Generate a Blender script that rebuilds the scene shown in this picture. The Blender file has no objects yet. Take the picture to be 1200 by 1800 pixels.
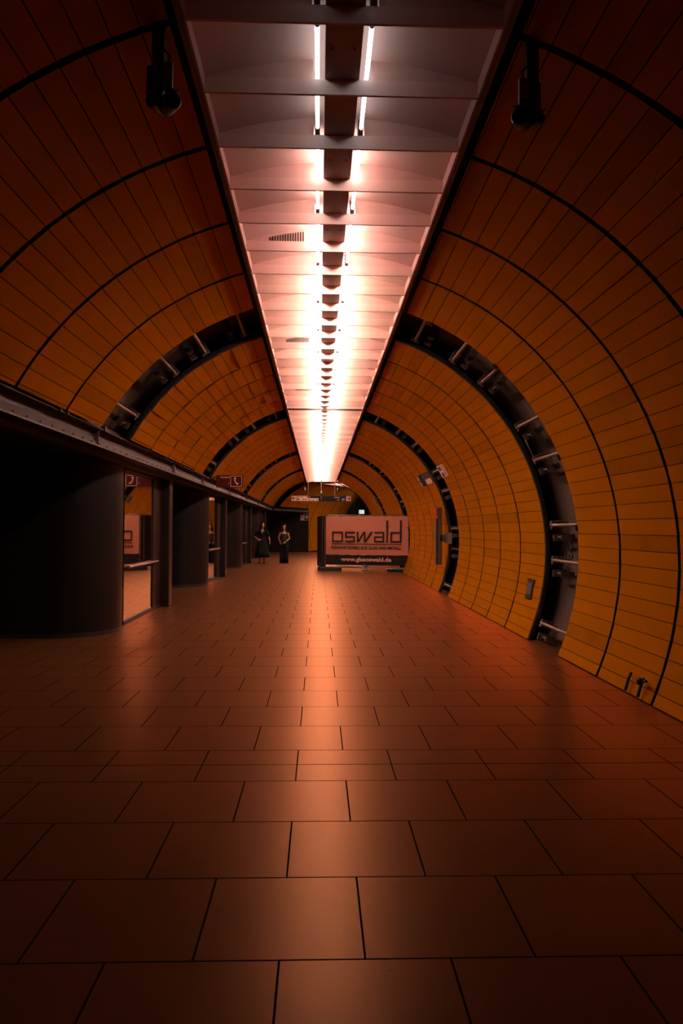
import bpy, math, random
from mathutils import Vector, Matrix
random.seed(7)
S = bpy.context.scene
COL = S.collection
PI = math.pi
R_ = math.radians

# ------------------------------------------------------------------ materials
def mat(name, color, rough=.5, metal=0.0, spec=.5, noise=None, bump=None, coat=0.0, emit=None, estr=0.0):
    m = bpy.data.materials.new(name); m.use_nodes = True
    nt = m.node_tree; b = nt.nodes['Principled BSDF']
    b.inputs['Base Color'].default_value = (*color, 1)
    b.inputs['Roughness'].default_value = rough
    b.inputs['Metallic'].default_value = metal
    b.inputs['Specular IOR Level'].default_value = spec
    b.inputs['Coat Weight'].default_value = coat
    if emit:
        b.inputs['Emission Color'].default_value = (*emit, 1)
        b.inputs['Emission Strength'].default_value = estr
    tc = nt.nodes.new('ShaderNodeTexCoord')
    if noise:                                   # (scale, amount, colour2)
        n = nt.nodes.new('ShaderNodeTexNoise'); n.inputs['Scale'].default_value = noise[0]; n.inputs['Detail'].default_value = 6
        nt.links.new(tc.outputs['Object'], n.inputs['Vector'])
        r = nt.nodes.new('ShaderNodeMapRange'); r.inputs['From Min'].default_value = .35; r.inputs['From Max'].default_value = .75
        r.inputs['To Max'].default_value = noise[1]
        nt.links.new(n.outputs['Fac'], r.inputs['Value'])
        mx = nt.nodes.new('ShaderNodeMix'); mx.data_type = 'RGBA'
        mx.inputs['A'].default_value = (*color, 1); mx.inputs['B'].default_value = (*noise[2], 1)
        nt.links.new(r.outputs['Result'], mx.inputs['Factor'])
        nt.links.new(mx.outputs['Result'], b.inputs['Base Color'])
    if bump:                                    # (scale, distance)
        n = nt.nodes.new('ShaderNodeTexNoise'); n.inputs['Scale'].default_value = bump[0]; n.inputs['Detail'].default_value = 3
        nt.links.new(tc.outputs['Object'], n.inputs['Vector'])
        bp = nt.nodes.new('ShaderNodeBump'); bp.inputs['Distance'].default_value = bump[1]; bp.inputs['Strength'].default_value = 1
        nt.links.new(n.outputs['Fac'], bp.inputs['Height'])
        nt.links.new(bp.outputs['Normal'], b.inputs['Normal'])
    return m

def tinted_gloss(m, tint, ior, rough=None):
    """matt base under a thin coloured varnish: diffuse + tinted glossy mixed by Fresnel"""
    nt = m.node_tree; b = nt.nodes['Principled BSDF']; L = nt.links
    df = nt.nodes.new('ShaderNodeBsdfDiffuse'); gl = nt.nodes.new('ShaderNodeBsdfGlossy'); fr = nt.nodes.new('ShaderNodeFresnel'); mx = nt.nodes.new('ShaderNodeMixShader')
    def src(n): return b.inputs[n].links[0].from_socket if b.inputs[n].links else None
    c = src('Base Color')
    if c: L.new(c, df.inputs['Color'])
    else: df.inputs['Color'].default_value = b.inputs['Base Color'].default_value
    nrm = src('Normal')
    if nrm:
        for x in (df, gl, fr): L.new(nrm, x.inputs['Normal'])
    gl.inputs['Color'].default_value = (*tint, 1)
    rs = src('Roughness')
    if rs: L.new(rs, gl.inputs['Roughness'])
    else: gl.inputs['Roughness'].default_value = rough or b.inputs['Roughness'].default_value
    fr.inputs['IOR'].default_value = ior
    L.new(fr.outputs[0], mx.inputs[0]); L.new(df.outputs[0], mx.inputs[1]); L.new(gl.outputs[0], mx.inputs[2])
    L.new(mx.outputs[0], nt.nodes['Material Output'].inputs['Surface']); nt.nodes.remove(b)

M = {}
M['panel'] = mat('orange_enamel_panel', (.40, .113, .0015), .34, noise=(1.3, .35, (.30, .085, .0015)), bump=(2.2, .012))
M['panel_b'] = mat('orange_enamel_panel_light', (.42, .120, .0015), .34, noise=(2.0, .35, (.31, .088, .0015)), bump=(2.6, .012))
M['panel_c'] = mat('orange_enamel_panel_dirty', (.335, .100, .0015), .38, noise=(3.0, .5, (.20, .053, .002)), bump=(2.6, .012))
for _k in ('panel', 'panel_b', 'panel_c'):
    tinted_gloss(M[_k], (1, .40, .06), 1.30, .30)
M['panel_edge'] = mat('panel_edge_dark', (.03, .02, .015), .6)
M['lining'] = mat('brown_concrete_lining', (.12, .066, .048), .85, spec=.2, noise=(1.6, .9, (.055, .028, .02)), bump=(9, .01))
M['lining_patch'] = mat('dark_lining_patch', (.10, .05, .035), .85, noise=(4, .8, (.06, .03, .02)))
M['black'] = mat('black_cavity', (.012, .012, .012), .8)
M['vault'] = mat('salmon_white_ceiling_paint', (.74, .42, .35), .55, noise=(3.0, .2, (.67, .34, .27)))
M['spine'] = mat('grey_lamp_channel', (.40, .20, .155), .5)
M['bar'] = mat('ceiling_bar_paint', (.84, .50, .42), .45, noise=(5.0, .3, (.72, .38, .30)))
M['brownframe'] = mat('brown_ceiling_frame', (.16, .065, .035), .5)
M['dark'] = mat('dark_metal', (.02, .018, .017), .4, noise=(4, .6, (.035, .025, .02)))
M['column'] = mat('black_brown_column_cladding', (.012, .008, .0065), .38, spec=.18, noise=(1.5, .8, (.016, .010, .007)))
M['post'] = mat('dark_brown_post', (.022, .011, .008), .38, spec=.25)
M['steel'] = mat('brown_steel_beam', (.04, .02, .014), .55, spec=.3, noise=(9, .9, (.02, .01, .007)), bump=(14, .004))
M['steel_light'] = mat('worn_steel_flange', (.09, .046, .033), .45, noise=(11, .9, (.03, .016, .011)))
M['rod'] = mat('galvanised_rod', (.28, .16, .12), .4, metal=.5, noise=(30, .7, (.2, .1, .07)))
M['bright_steel'] = mat('brushed_steel_rail', (.72, .46, .34), .3, metal=1.0)
M['mirror'] = mat('reflective_tinted_glass', (.80, .72, .66), .02, metal=1.0)
M['pink_white'] = mat('white_sign_face', (.80, .40, .27), .5)
M['bright_face'] = mat('bright_sign_face', (.9, .5, .36), .5)
M['red_dark'] = mat('dark_red_sign', (.10, .010, .004), .5, spec=.2)
M['blue'] = mat('blue_sign', (.008, .03, .09), .5, spec=.12)
M['sign_black'] = mat('anthracite_sign', (.010, .010, .011), .5, spec=.12)
M['text_dark'] = mat('dark_lettering', (.025, .018, .016), .6)
M['banner'] = mat('white_tarpaulin', (.60, .20, .112), .6, spec=.25, noise=(2.2, .3, (.49, .15, .078)))
M['banner_dark'] = mat('grey_printed_band', (.020, .012, .010), .7, spec=.15)
M['logo'] = mat('grey_printed_logo', (.045, .018, .011), .7, spec=.15)
M['fence'] = mat('fence_steel', (.10, .055, .04), .45, metal=.4)
M['rubber'] = mat('black_rubber', (.02, .018, .017), .8)
M['red'] = mat('red_enamel', (.30, .03, .008), .35)
M['grey_metal'] = mat('grey_anodised_metal', (.26, .15, .115), .35, metal=.6)
M['greybox'] = mat('grey_bracket_plate', (.09, .055, .042), .6, spec=.2)
M['lens'] = mat('camera_glass', (.01, .01, .012), .05, spec=.9)
M['skin'] = mat('skin', (.42, .17, .08), .5)
M['hair'] = mat('dark_hair', (.008, .005, .004), .5, spec=.2, bump=(60, .004))
M['black_cloth'] = mat('black_fabric', (.006, .0055, .006), .85, spec=.15, bump=(25, .004))
M['grey_cloth'] = mat('grey_brown_knit', (.045, .026, .021), .85, spec=.2)
M['shoe'] = mat('black_shoe_leather', (.02, .016, .014), .35)
M['lip'] = mat('lips', (.35, .07, .05), .5)
M['eye'] = mat('eye_dark', (.02, .012, .01), .2)
M['exit_lit'] = mat('lit_exit_sign', (.8, .85, .8), .4, emit=(.85, 1.0, .90), estr=.9)
M['exit_mark'] = mat('exit_sign_green', (.02, .12, .07), .5)
M['graffiti'] = mat('black_marker', (.02, .012, .010), .6)
M['speaker_red'] = mat('red_lamp_ring', (.4, .05, .02), .4)

TUBE_L = [.9, 7.0, 26, 70, 125, 165, 165, 150]
def tube_mat(i):
    L = TUBE_L[min(max(i, 0), len(TUBE_L) - 1)]
    n = 'lit_tube_%d' % min(max(i, 0), len(TUBE_L) - 1)
    if n in bpy.data.materials: return bpy.data.materials[n]
    c = (.62, .78, .84) if i < 2 else ((.95, .84, .80) if i < 4 else (1.0, .88, .76))
    return mat(n, (.8, .8, .8), .4, emit=c, estr=L)

# floor: 0.6 m tiles, half bond, one extra expansion joint
def floor_material():
    m = bpy.data.materials.new('brown_stone_floor_tiles'); m.use_nodes = True
    nt = m.node_tree; N = nt.nodes; L = nt.links; b = N['Principled BSDF']
    tc = N.new('ShaderNodeTexCoord'); mp = N.new('ShaderNodeMapping')
    mp.inputs['Location'].default_value = (.1287 + 12.0, -2.5766 + 12.0, 0)
    L.new(tc.outputs['Object'], mp.inputs['Vector'])
    br = N.new('ShaderNodeTexBrick'); br.offset = .5; br.offset_frequency = 2; br.squash = 1
    br.inputs['Scale'].default_value = 1; br.inputs['Brick Width'].default_value = .6; br.inputs['Row Height'].default_value = .6
    br.inputs['Mortar Size'].default_value = .0042; br.inputs['Mortar Smooth'].default_value = 0
    br.inputs['Color1'].default_value = (.105, .032, .0095, 1); br.inputs['Color2'].default_value = (.092, .028, .0083, 1)
    br.inputs['Mortar'].default_value = (.015, .008, .005, 1)
    L.new(mp.outputs['Vector'], br.inputs['Vector'])
    def noise(sc, det=4):
        n = N.new('ShaderNodeTexNoise'); n.inputs['Scale'].default_value = sc; n.inputs['Detail'].default_value = det
        L.new(tc.outputs['Object'], n.inputs['Vector']); return n
    def mr(src, a, c, lo, hi):
        r = N.new('ShaderNodeMapRange'); r.inputs['From Min'].default_value = a; r.inputs['From Max'].default_value = c
        r.inputs['To Min'].default_value = lo; r.inputs['To Max'].default_value = hi; L.new(src, r.inputs['Value']); return r.outputs['Result']
    def mul(c, f):
        x = N.new('ShaderNodeMix'); x.data_type = 'RGBA'; x.blend_type = 'MULTIPLY'; x.inputs['Factor'].default_value = 1
        L.new(c, x.inputs['A']); L.new(f, x.inputs['B']); return x.outputs['Result']
    c = br.outputs['Color']
    c = mul(c, mr(noise(260, 2).outputs['Fac'], .35, .65, .78, 1.15))       # speckle
    c = mul(c, mr(noise(1.1, 5).outputs['Fac'], .2, .8, .90, 1.06))        # wear
    spot = noise(26, 1)
    c = mul(c, mr(spot.outputs['Fac'], .79, .80, 1.0, .5))               # small stains
    # expansion joint across the tile row
    sx = N.new('ShaderNodeSeparateXYZ'); L.new(tc.outputs['Object'], sx.inputs[0])
    d = N.new('ShaderNodeMath'); d.operation = 'SUBTRACT'; L.new(sx.outputs['Y'], d.inputs[0]); d.inputs[1].default_value = 4.677
    a = N.new('ShaderNodeMath'); a.operation = 'ABSOLUTE'; L.new(d.outputs[0], a.inputs[0])
    c = mul(c, mr(a.outputs[0], .0048, .0052, .06, 1.0))
    L.new(c, b.inputs['Base Color'])
    rr = mr(noise(2.5, 5).outputs['Fac'], .3, .7, .29, .2901)
    ad = N.new('ShaderNodeMath'); ad.operation = 'ADD'; L.new(rr, ad.inputs[0]); L.new(mr(br.outputs['Fac'], 0, 1, 0, .5), ad.inputs[1]); rr = ad.outputs[0]
    L.new(rr, b.inputs['Roughness'])
    b.inputs['Specular IOR Level'].default_value = 1.0
    b.inputs['Specular Tint'].default_value = (1, .42, .20, 1)
    bp = N.new('ShaderNodeBump'); bp.inputs['Distance'].default_value = .002; bp.invert = True
    L.new(br.outputs['Fac'], bp.inputs['Height']); L.new(bp.outputs['Normal'], b.inputs['Normal'])
    tinted_gloss(m, (1, .44, .22), 1.21)
    g = [n for n in N if n.type == 'BSDF_GLOSSY'][0]
    gc = N.new('ShaderNodeMix'); gc.data_type = 'RGBA'; gc.inputs['A'].default_value = (1, .44, .22, 1); gc.inputs['B'].default_value = (.03, .015, .01, 1)
    mxm = N.new('ShaderNodeMath'); mxm.operation = 'MAXIMUM'; L.new(br.outputs['Fac'], mxm.inputs[0]); L.new(mr(a.outputs[0], .0048, .0052, 1.0, 0.0), mxm.inputs[1]); L.new(mxm.outputs[0], gc.inputs['Factor']); L.new(gc.outputs['Result'], g.inputs['Color'])
    return m
M['floor'] = floor_material()

# ------------------------------------------------------------------ mesh builder
class MB:
    def __init__(s): s.v = []; s.f = []; s.mi = []
    def add(s, vs, fs, mi=0):
        o = len(s.v); s.v += [tuple(v) for v in vs]
        s.f += [tuple(i + o for i in f) for f in fs]; s.mi += [mi] * len(fs); return s
    def hexa(s, p, mi=0):         # p: 8 points, bottom 4 ccw then top 4
        return s.add(p, [(0, 3, 2, 1), (4, 5, 6, 7), (0, 1, 5, 4), (1, 2, 6, 5), (2, 3, 7, 6), (3, 0, 4, 7)], mi)
    def box(s, x0, x1, y0, y1, z0, z1, mi=0):
        return s.hexa([(x0, y0, z0), (x1, y0, z0), (x1, y1, z0), (x0, y1, z0), (x0, y0, z1), (x1, y0, z1), (x1, y1, z1), (x0, y1, z1)], mi)
    def obox(s, c, ax, ay, az, hx, hy, hz, mi=0):
        c = Vector(c); ax = Vector(ax).normalized() * hx; ay = Vector(ay).normalized() * hy; az = Vector(az).normalized() * hz
        q = [(-1, -1, -1), (1, -1, -1), (1, 1, -1), (-1, 1, -1), (-1, -1, 1), (1, -1, 1), (1, 1, 1), (-1, 1, 1)]
        return s.hexa([c + ax * a + ay * b + az * d for a, b, d in q], mi)
    def cyl(s, p0, p1, r0, r1=None, n=16, mi=0):
        return s.sweep([p0, p1], [r0, r0 if r1 is None else r1], n, mi)
    def sweep(s, pts, rad, n=12, mi=0, up=None, cap=True):
        pts = [Vector(p) for p in pts]
        rad = [(r, r) if isinstance(r, (int, float)) else r for r in rad]
        vs = []; a = None
        for i, p in enumerate(pts):
            t = (pts[min(i + 1, len(pts) - 1)] - pts[max(i - 1, 0)]).normalized()
            if up is not None: u = Vector(up)
            elif a is None: u = Vector((0, 0, 1)) if abs(t.z) < .9 else Vector((0, 1, 0))
            else: u = b
            a = u.cross(t)
            if a.length < 1e-5: a = Vector((1, 0, 0))
            a.normalize(); b = t.cross(a).normalized()
            for k in range(n):
                w = 2 * PI * k / n
                vs.append(p + a * math.cos(w) * rad[i][0] + b * math.sin(w) * rad[i][1])
        fs = []
        for i in range(len(pts) - 1):
            for k in range(n):
                fs.append((i * n + k, i * n + (k + 1) % n, (i + 1) * n + (k + 1) % n, (i + 1) * n + k))
        if cap:
            fs.append(tuple(range(n))[::-1]); fs.append(tuple(range((len(pts) - 1) * n, len(pts) * n)))
        return s.add(vs, fs, mi)
    def ball(s, c, rx, ry=None, rz=None, nu=16, nv=10, mi=0):
        ry = rx if ry is None else ry; rz = rx if rz is None else rz
        c = Vector(c); vs = [c + Vector((0, 0, -rz))]; fs = []
        for j in range(1, nv):
            ph = -PI / 2 + PI * j / nv
            for k in range(nu):
                th = 2 * PI * k / nu
                vs.append(c + Vector((rx * math.cos(ph) * math.cos(th), ry * math.cos(ph) * math.sin(th), rz * math.sin(ph))))
        vs.append(c + Vector((0, 0, rz)))
        for k in range(nu): fs.append((0, 1 + (k + 1) % nu, 1 + k))
        for j in range(nv - 2):
            for k in range(nu):
                a = 1 + j * nu
                fs.append((a + k, a + (k + 1) % nu, a + nu + (k + 1) % nu, a + nu + k))
        a = 1 + (nv - 2) * nu
        for k in range(nu): fs.append((a + k, a + (k + 1) % nu, len(vs) - 1))
        return s.add(vs, fs, mi)
    def prism(s, poly, o, u, v, w, depth, mi=0):   # polygon (a,b) in plane o + a*u + b*v, thickness along w
        o, u, v, w = Vector(o), Vector(u), Vector(v), Vector(w)
        n = len(poly)
        vs = [o + u * a + v * b for a, b in poly] + [o + u * a + v * b + w * depth for a, b in poly]
        fs = [tuple(range(n))[::-1], tuple(range(n, 2 * n))] + [(i, (i + 1) % n, (i + 1) % n + n, i + n) for i in range(n)]
        return s.add(vs, fs, mi)
    def build(s, name, m, parent=None, bevel=0, smooth=False, kind=None, origin=None):
        me = bpy.data.meshes.new(name)
        o0 = Vector(origin) if origin else Vector((0, 0, 0))
        me.from_pydata([tuple(Vector(v) - o0) for v in s.v], [], s.f)
        ms = m if isinstance(m, (list, tuple)) else [m]
        for x in ms: me.materials.append(x)
        if len(ms) > 1:
            me.polygons.foreach_set('material_index', s.mi)
        me.validate(); me.update()
        import bmesh
        bm = bmesh.new(); bm.from_mesh(me); bmesh.ops.recalc_face_normals(bm, faces=bm.faces); bm.to_mesh(me); bm.free()
        if smooth:
            me.polygons.foreach_set('use_smooth', [True] * len(me.polygons)); me.set_sharp_from_angle(angle=R_(38))
        o = bpy.data.objects.new(name, me); COL.objects.link(o)
        if origin: o.location = o0
        if parent:
            o.parent = parent
            if parent.matrix_basis != Matrix(): o.matrix_parent_inverse = parent.matrix_basis.inverted()
        if bevel:
            bv = o.modifiers.new('bevel', 'BEVEL'); bv.width = bevel; bv.segments = 2; bv.limit_method = 'ANGLE'
        if kind: o['kind'] = kind
        return o

def tag(o, label, cat, group=None):
    o['label'] = label; o['category'] = cat
    if group: o['group'] = group
    return o
def empty(name, loc=(0, 0, 0)):
    o = bpy.data.objects.new(name, None); COL.objects.link(o); o.location = loc; o.empty_display_size = .1; return o
def struct(name, loc=(0, 0, 0)):
    o = empty(name, loc); o['kind'] = 'structure'; return o
FONT = None
def lettering(txt, name, m, parent, o, u, v, width=None, height=None, depth=.002, bold=0.0, align='LEFT'):
    """mesh lettering in the plane o + a*u + b*v, fitted to width and cap height"""
    cu = bpy.data.curves.new(name, 'FONT'); cu.body = txt; cu.size = 1; cu.extrude = 0; cu.offset = bold; cu.resolution_u = 3
    t = bpy.data.objects.new(name, cu); COL.objects.link(t)
    dg = bpy.context.evaluated_depsgraph_get(); me0 = t.evaluated_get(dg).to_mesh()
    vs = [tuple(x.co) for x in me0.vertices]; fs = [tuple(p.vertices) for p in me0.polygons]
    t.evaluated_get(dg).to_mesh_clear(); bpy.data.objects.remove(t); bpy.data.curves.remove(cu)
    x0 = min(p[0] for p in vs); x1 = max(p[0] for p in vs)
    cap = .70
    sy = height / cap; sx = (width / (x1 - x0)) if width else sy
    u = Vector(u); v = Vector(v); w = u.cross(v).normalized(); o = Vector(o)
    n = len(vs)
    P = [o + u * ((a - x0) * sx) + v * (b * sy) + w * depth for a, b, c in vs]
    mb = MB().add(P, fs)
    return mb.build(name, m, parent)

# ------------------------------------------------------------------ measured constants
CX, CZ, RAD = .085, 1.211, 3.0          # tunnel circle
PITCH = 1.2264                          # length of one panel ring
ZB = 4.0624                             # underside of the ceiling bars
SX0, SX1 = -.6851, .9296                # ceiling strip
SC = (SX0 + SX1) / 2
B0, BS = 3.6409, .6132                  # bars
YEND = 41.42

# ------------------------------------------------------------------ floor
fl = MB().box(-8, 14, -7, 58, -.1, 0).build('floor', M['floor'], kind='structure')

# ------------------------------------------------------------------ panelled walls
# rings: list of (y0, y1, bay) ; gaps between bays
rings = []; gaps = []
y = 8.605
for k in range(10):
    rings.append((y - PITCH * (k + 1), y - PITCH * k, 0))
gaps.append((8.605, 9.835)); y = 9.835
for nb, bay in ((5, 1), (6, 2), (5, 3), (6, 4)):
    for k in range(nb):
        rings.append((y, y + PITCH, bay)); y += PITCH
    gaps.append((y, y + 1.23)); y += 1.23
Y_G4 = gaps[-1][0]; Y_T1 = gaps[-1][1]
DA = 2.9
ang_r = [18.4] + [88.3 + DA * k for k in range(-24, 9)] + [113.6]
ang_l = [16.7 + DA * k for k in range(0, 16)] + [60.9]

def ring_pt(a, s, y, r):       # angle from the top in degrees, side +1 right, -1 left
    return Vector((CX + s * r * math.sin(R_(a)), y, CZ + r * math.cos(R_(a))))

def xf_id(p): return p
def panel(mb, a0, a1, s, y0, y1, jit, xf=xf_id, mi=0):
    ga = .055; gy = .026; t = .018
    a0 += ga; a1 -= ga; y0 += gy; y1 -= gy
    n = 3
    js = [[-abs(random.gauss(0, jit)), -abs(random.gauss(0, jit))] for _ in range(2)]
    mid = max(-.016, min(.011, random.gauss(0, jit * (1.6 if jit > .005 else .5))))
    inner = []; outer = []
    for i in range(n + 1):
        f = i / n; yy = y0 + (y1 - y0) * f
        ra = js[0][0] * (1 - f) + js[1][0] * f; rb = js[0][1] * (1 - f) + js[1][1] * f
        c = mid * math.sin(PI * f)
        inner += [ring_pt(a0, s, yy, RAD + ra + c), ring_pt(a1, s, yy, RAD + rb + c)]
        outer += [ring_pt(a0, s, yy, RAD + t), ring_pt(a1, s, yy, RAD + t)]
    vs = [xf(p) for p in inner + outer]; m = 2 * (n + 1)
    o = len(mb.v); mb.v += [tuple(v) for v in vs]
    def F(mi_, *fl):
        for q in fl: mb.f.append(tuple(k + o for k in q)); mb.mi.append(mi_)
    for i in range(n):
        b = 2 * i; F(mi, (b, b + 1, b + 3, b + 2)); F(3, (m + b, m + b + 2, m + b + 3, m + b + 1), (b, b + 2, m + b + 2, m + b), (b + 1, m + b + 1, m + b + 3, b + 3))
    F(3, (0, m, m + 1, 1), (2 * n, 2 * n + 1, m + 2 * n + 1, m + 2 * n))

def pick(z=2.0):
    r = random.random()
    return 0 if r < .62 else (1 if r < .93 else 2)
wall_r = struct('wall_right'); wall_l = struct('wall_left')
PM = [M['panel'], M['panel_b'], M['panel_c'], M['panel_edge']]
for bay in range(5):
    mr_, ml_ = MB(), MB()
    for (y0, y1, b) in rings:
        if b != bay: continue
        for i in range(len(ang_r) - 1):
            dirty = bay == 2 and y0 > 20.5 and ang_r[i] > 103
            panel(mr_, ang_r[i], ang_r[i + 1], 1, y0, y1, .0022 if bay != 2 else .0035, mi=2 if dirty else pick())
        for i in range(len(ang_l) - 1):
            j = .0055 if bay == 1 else (.004 if bay > 1 else .002)
            panel(ml_, ang_l[i], ang_l[i + 1], -1, y0, y1, j, mi=pick())
    mr_.build('panel_bay', PM, wall_r); ml_.build('panel_bay', PM, wall_l)

# dark lining behind the panels (seen in the open recesses)
def tube_shell(name, m, y0, y1, r, a_from, a_to, n, ny=1, xf=xf_id, parent=None, kind=None):
    mb = MB(); vs = []; fs = []
    for j in range(ny + 1):
        yy = y0 + (y1 - y0) * j / ny
        for i in range(n + 1):
            a = a_from + (a_to - a_from) * i / n
            vs.append(xf(ring_pt(a, 1, yy, r)))
        for i in range(n + 1):
            a = a_from + (a_to - a_from) * i / n
            vs.append(xf(ring_pt(a, 1, yy, r + .12)))
    w = 2 * (n + 1)
    for j in range(ny):
        for i in range(n):
            b = j * w + i
            fs += [(b, b + 1, b + w + 1, b + w), (b + n + 1, b + n + 1 + w, b + n + 2 + w, b + n + 2)]
    for i in range(n):
        fs += [(i, i + n + 1, i + n + 2, i + 1)]
        b = ny * w + i; fs += [(b, b + 1, b + n + 2, b + n + 1)]
    for j in range(ny):
        b = j * w
        fs += [(b, b + w, b + w + n + 1, b + n + 1), (b + n, b + 2 * n + 1, b + w + 2 * n + 1, b + w + n)]
    mb.add(vs, fs)
    return mb.build(name, m, parent, kind=kind, smooth=True)
tube_shell('trim_1', M['lining'], -5.6, Y_T1, 3.27, -61.8, 114.5, 72, kind='structure')

for (ya, yb_) in [(-5.6, gaps[0][0])] + [(gaps[i][1], gaps[i + 1][0]) for i in range(4)]:
    for (aa, ab, wp) in ((18.6, 114, wall_r), (-61, -16.9, wall_l)):
        o = tube_shell('backing', M['black'], ya + .02, yb_ - .02, 3.0195, aa, ab, 60 if aa > 0 else 28, parent=wp)
        for v in o.data.vertices:
            d = math.hypot(v.co.x - CX, v.co.z - CZ)
            if d > 3.08: v.co.x = CX + (v.co.x - CX) * 3.05 / d; v.co.z = CZ + (v.co.z - CZ) * 3.05 / d
# open recesses: rods, clamps and patches, grouped under one structure per recess
def recess(idx, y0, y1, right, left, detail=True):
    t = struct('trim_%d' % (idx + 2), (CX, y0, 0))
    for side, angs in ((1, right), (-1, left)):
        for a in angs:
            lim = 113.5 if side > 0 else 60
            if a > lim: continue
            rr = MB(); rd = 3.05
            rr.cyl(ring_pt(a, side, y0 + .02, rd), ring_pt(a, side, y1 - .14, rd), .021, n=12)
            rr.cyl(ring_pt(a, side, y0 + .02, rd), ring_pt(a, side, y0 + .07, rd), .029, n=12)
            rr.build('rod', M['rod'], t, smooth=True)
            c = MB(); p = ring_pt(a, side, y1 - .16, 3.11)
            radial = (ring_pt(a, side, 0, 2) - ring_pt(a, side, 0, 1)).normalized(); tang = (ring_pt(a + 1, side, 0, 2) - ring_pt(a, side, 0, 2)).normalized()
            c.obox(p, tang, (0, 1, 0), radial, .055, .035, .075)
            c.obox(p + tang * .0 + radial * .12, tang, (0, 1, 0), radial, .025, .022, .06)
            c.obox(p - Vector((0, .06, 0)) - radial * .05, tang, (0, 1, 0), radial, .030, .02, .03)
            c.build('clamp', M['greybox'], t, bevel=.004)
            q = ring_pt(a + 3.1, side, y1 - .42, 3.13); st = MB()
            st.cyl(ring_pt(a + 3.1, side, y1 - .50, 3.10), ring_pt(a + 3.1, side, y1 - .18, 3.10), .018, n=10)
            st.obox(ring_pt(a + 3.1, side, y1 - .50, 3.14), tang, (0, 1, 0), radial, .035, .012, .09)
            st.obox(ring_pt(a + 3.1, side, y1 - .22, 3.14), tang, (0, 1, 0), radial, .045, .018, .10)
            st.build('stub_bracket', M['greybox'], t)
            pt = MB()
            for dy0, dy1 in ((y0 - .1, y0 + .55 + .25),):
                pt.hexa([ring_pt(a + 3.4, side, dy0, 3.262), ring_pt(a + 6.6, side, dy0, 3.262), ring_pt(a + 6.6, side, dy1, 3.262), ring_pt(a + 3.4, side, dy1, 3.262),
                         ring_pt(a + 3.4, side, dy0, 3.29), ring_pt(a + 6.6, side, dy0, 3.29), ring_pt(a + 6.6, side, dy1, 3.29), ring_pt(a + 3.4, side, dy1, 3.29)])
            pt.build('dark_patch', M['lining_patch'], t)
        # flange following the far panel edge
        am = 113.6 if side > 0 else 60.9
        fm = MB(); n = 60; vs = []; fs = []
        for i in range(n + 1):
            a = 17 + (am - 17) * i / n
            for (r, yy) in ((2.998, y1 + .002), (2.998, y1 - .022), (3.05, y1 - .022), (3.05, y1 + .002)):
                vs.append(ring_pt(a, side, yy, r))
        for i in range(n):
            for k in range(4):
                fs.append((i * 4 + k, i * 4 + (k + 1) % 4, i * 4 + 4 + (k + 1) % 4, i * 4 + 4 + k))
        fm.add(vs, fs).build('edge_flange', M['dark'], t, smooth=True)
    return t
ra = [23, 33.7, 42.8, 57.2, 66.6, 83.5, 92.3, 108.4]; la = [20.8, 31.5, 40.6, 54.9]
T0 = recess(0, *gaps[0], ra, la)
recess(1, *gaps[1], [a + 1 for a in ra], la)
recess(2, *gaps[2], ra[1:], la)
recess(3, *gaps[3], ra[1:6], la[1:])
recess(4, *gaps[4], [], [31, 54])
# small black clips on the near panel edge of the first recess, cable hanging inside it
cl = MB()
for a, s in ((24.2, 1), (42.0, 1), (67.5, 1), (84.0, 1)):
    p = ring_pt(a, s, 8.585, 2.985); radial = (ring_pt(a, s, 0, 2) - ring_pt(a, s, 0, 1)).normalized(); tg = Vector((0, 1, 0)).cross(radial)
    MB().obox(p, tg, (0, 1, 0), radial, .035, .03, .016).build('edge_clip', M['dark'], T0, bevel=.004)
cb = MB().sweep([ring_pt(61, 1, 9.55, 3.02), ring_pt(63, 1, 9.5, 3.0), ring_pt(65.5, 1, 9.5, 3.0), ring_pt(66, 1, 9.55, 3.03)], [.007] * 4, 8)
cb.build('cable', M['rod'], T0, smooth=True)
# graffiti tag on the lining of the first recess
gm = MB()
def scrib(pts, y=9.0):
    P = [ring_pt(a, 1, yy, 3.262) for a, yy in pts]
    gm.sweep(P, [.006] * len(P), 6)
a0 = 86.6
scrib([(a0 + 3.2 * math.sin(2 * PI * i / 14) * .5 + 2.0, 9.62 + .09 * math.cos(2 * PI * i / 14)) for i in range(13)])
scrib([(a0 + 4.4 + 1.4 * math.sin(2 * PI * i / 14) * .5, 9.60 + .07 * math.cos(2 * PI * i / 14)) for i in range(12)])
scrib([(a0 - .2, 9.76), (a0 + 2, 9.78), (a0 + 5, 9.77)])
scrib([(a0 + .3, 9.78), (a0 + .2, 9.87), (a0 + 1.4, 9.88), (a0 + 2.0, 9.79)]); scrib([(a0 + 2.0, 9.79), (a0 + 4.8, 9.93)])
scrib([(a0, 9.95), (a0 + .2, 10.15)]); scrib([(a0 + .1, 10.05), (a0 + 4.6, 10.04)])
gm.build('graffiti_tag', M['graffiti'], T0, smooth=True)

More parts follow.
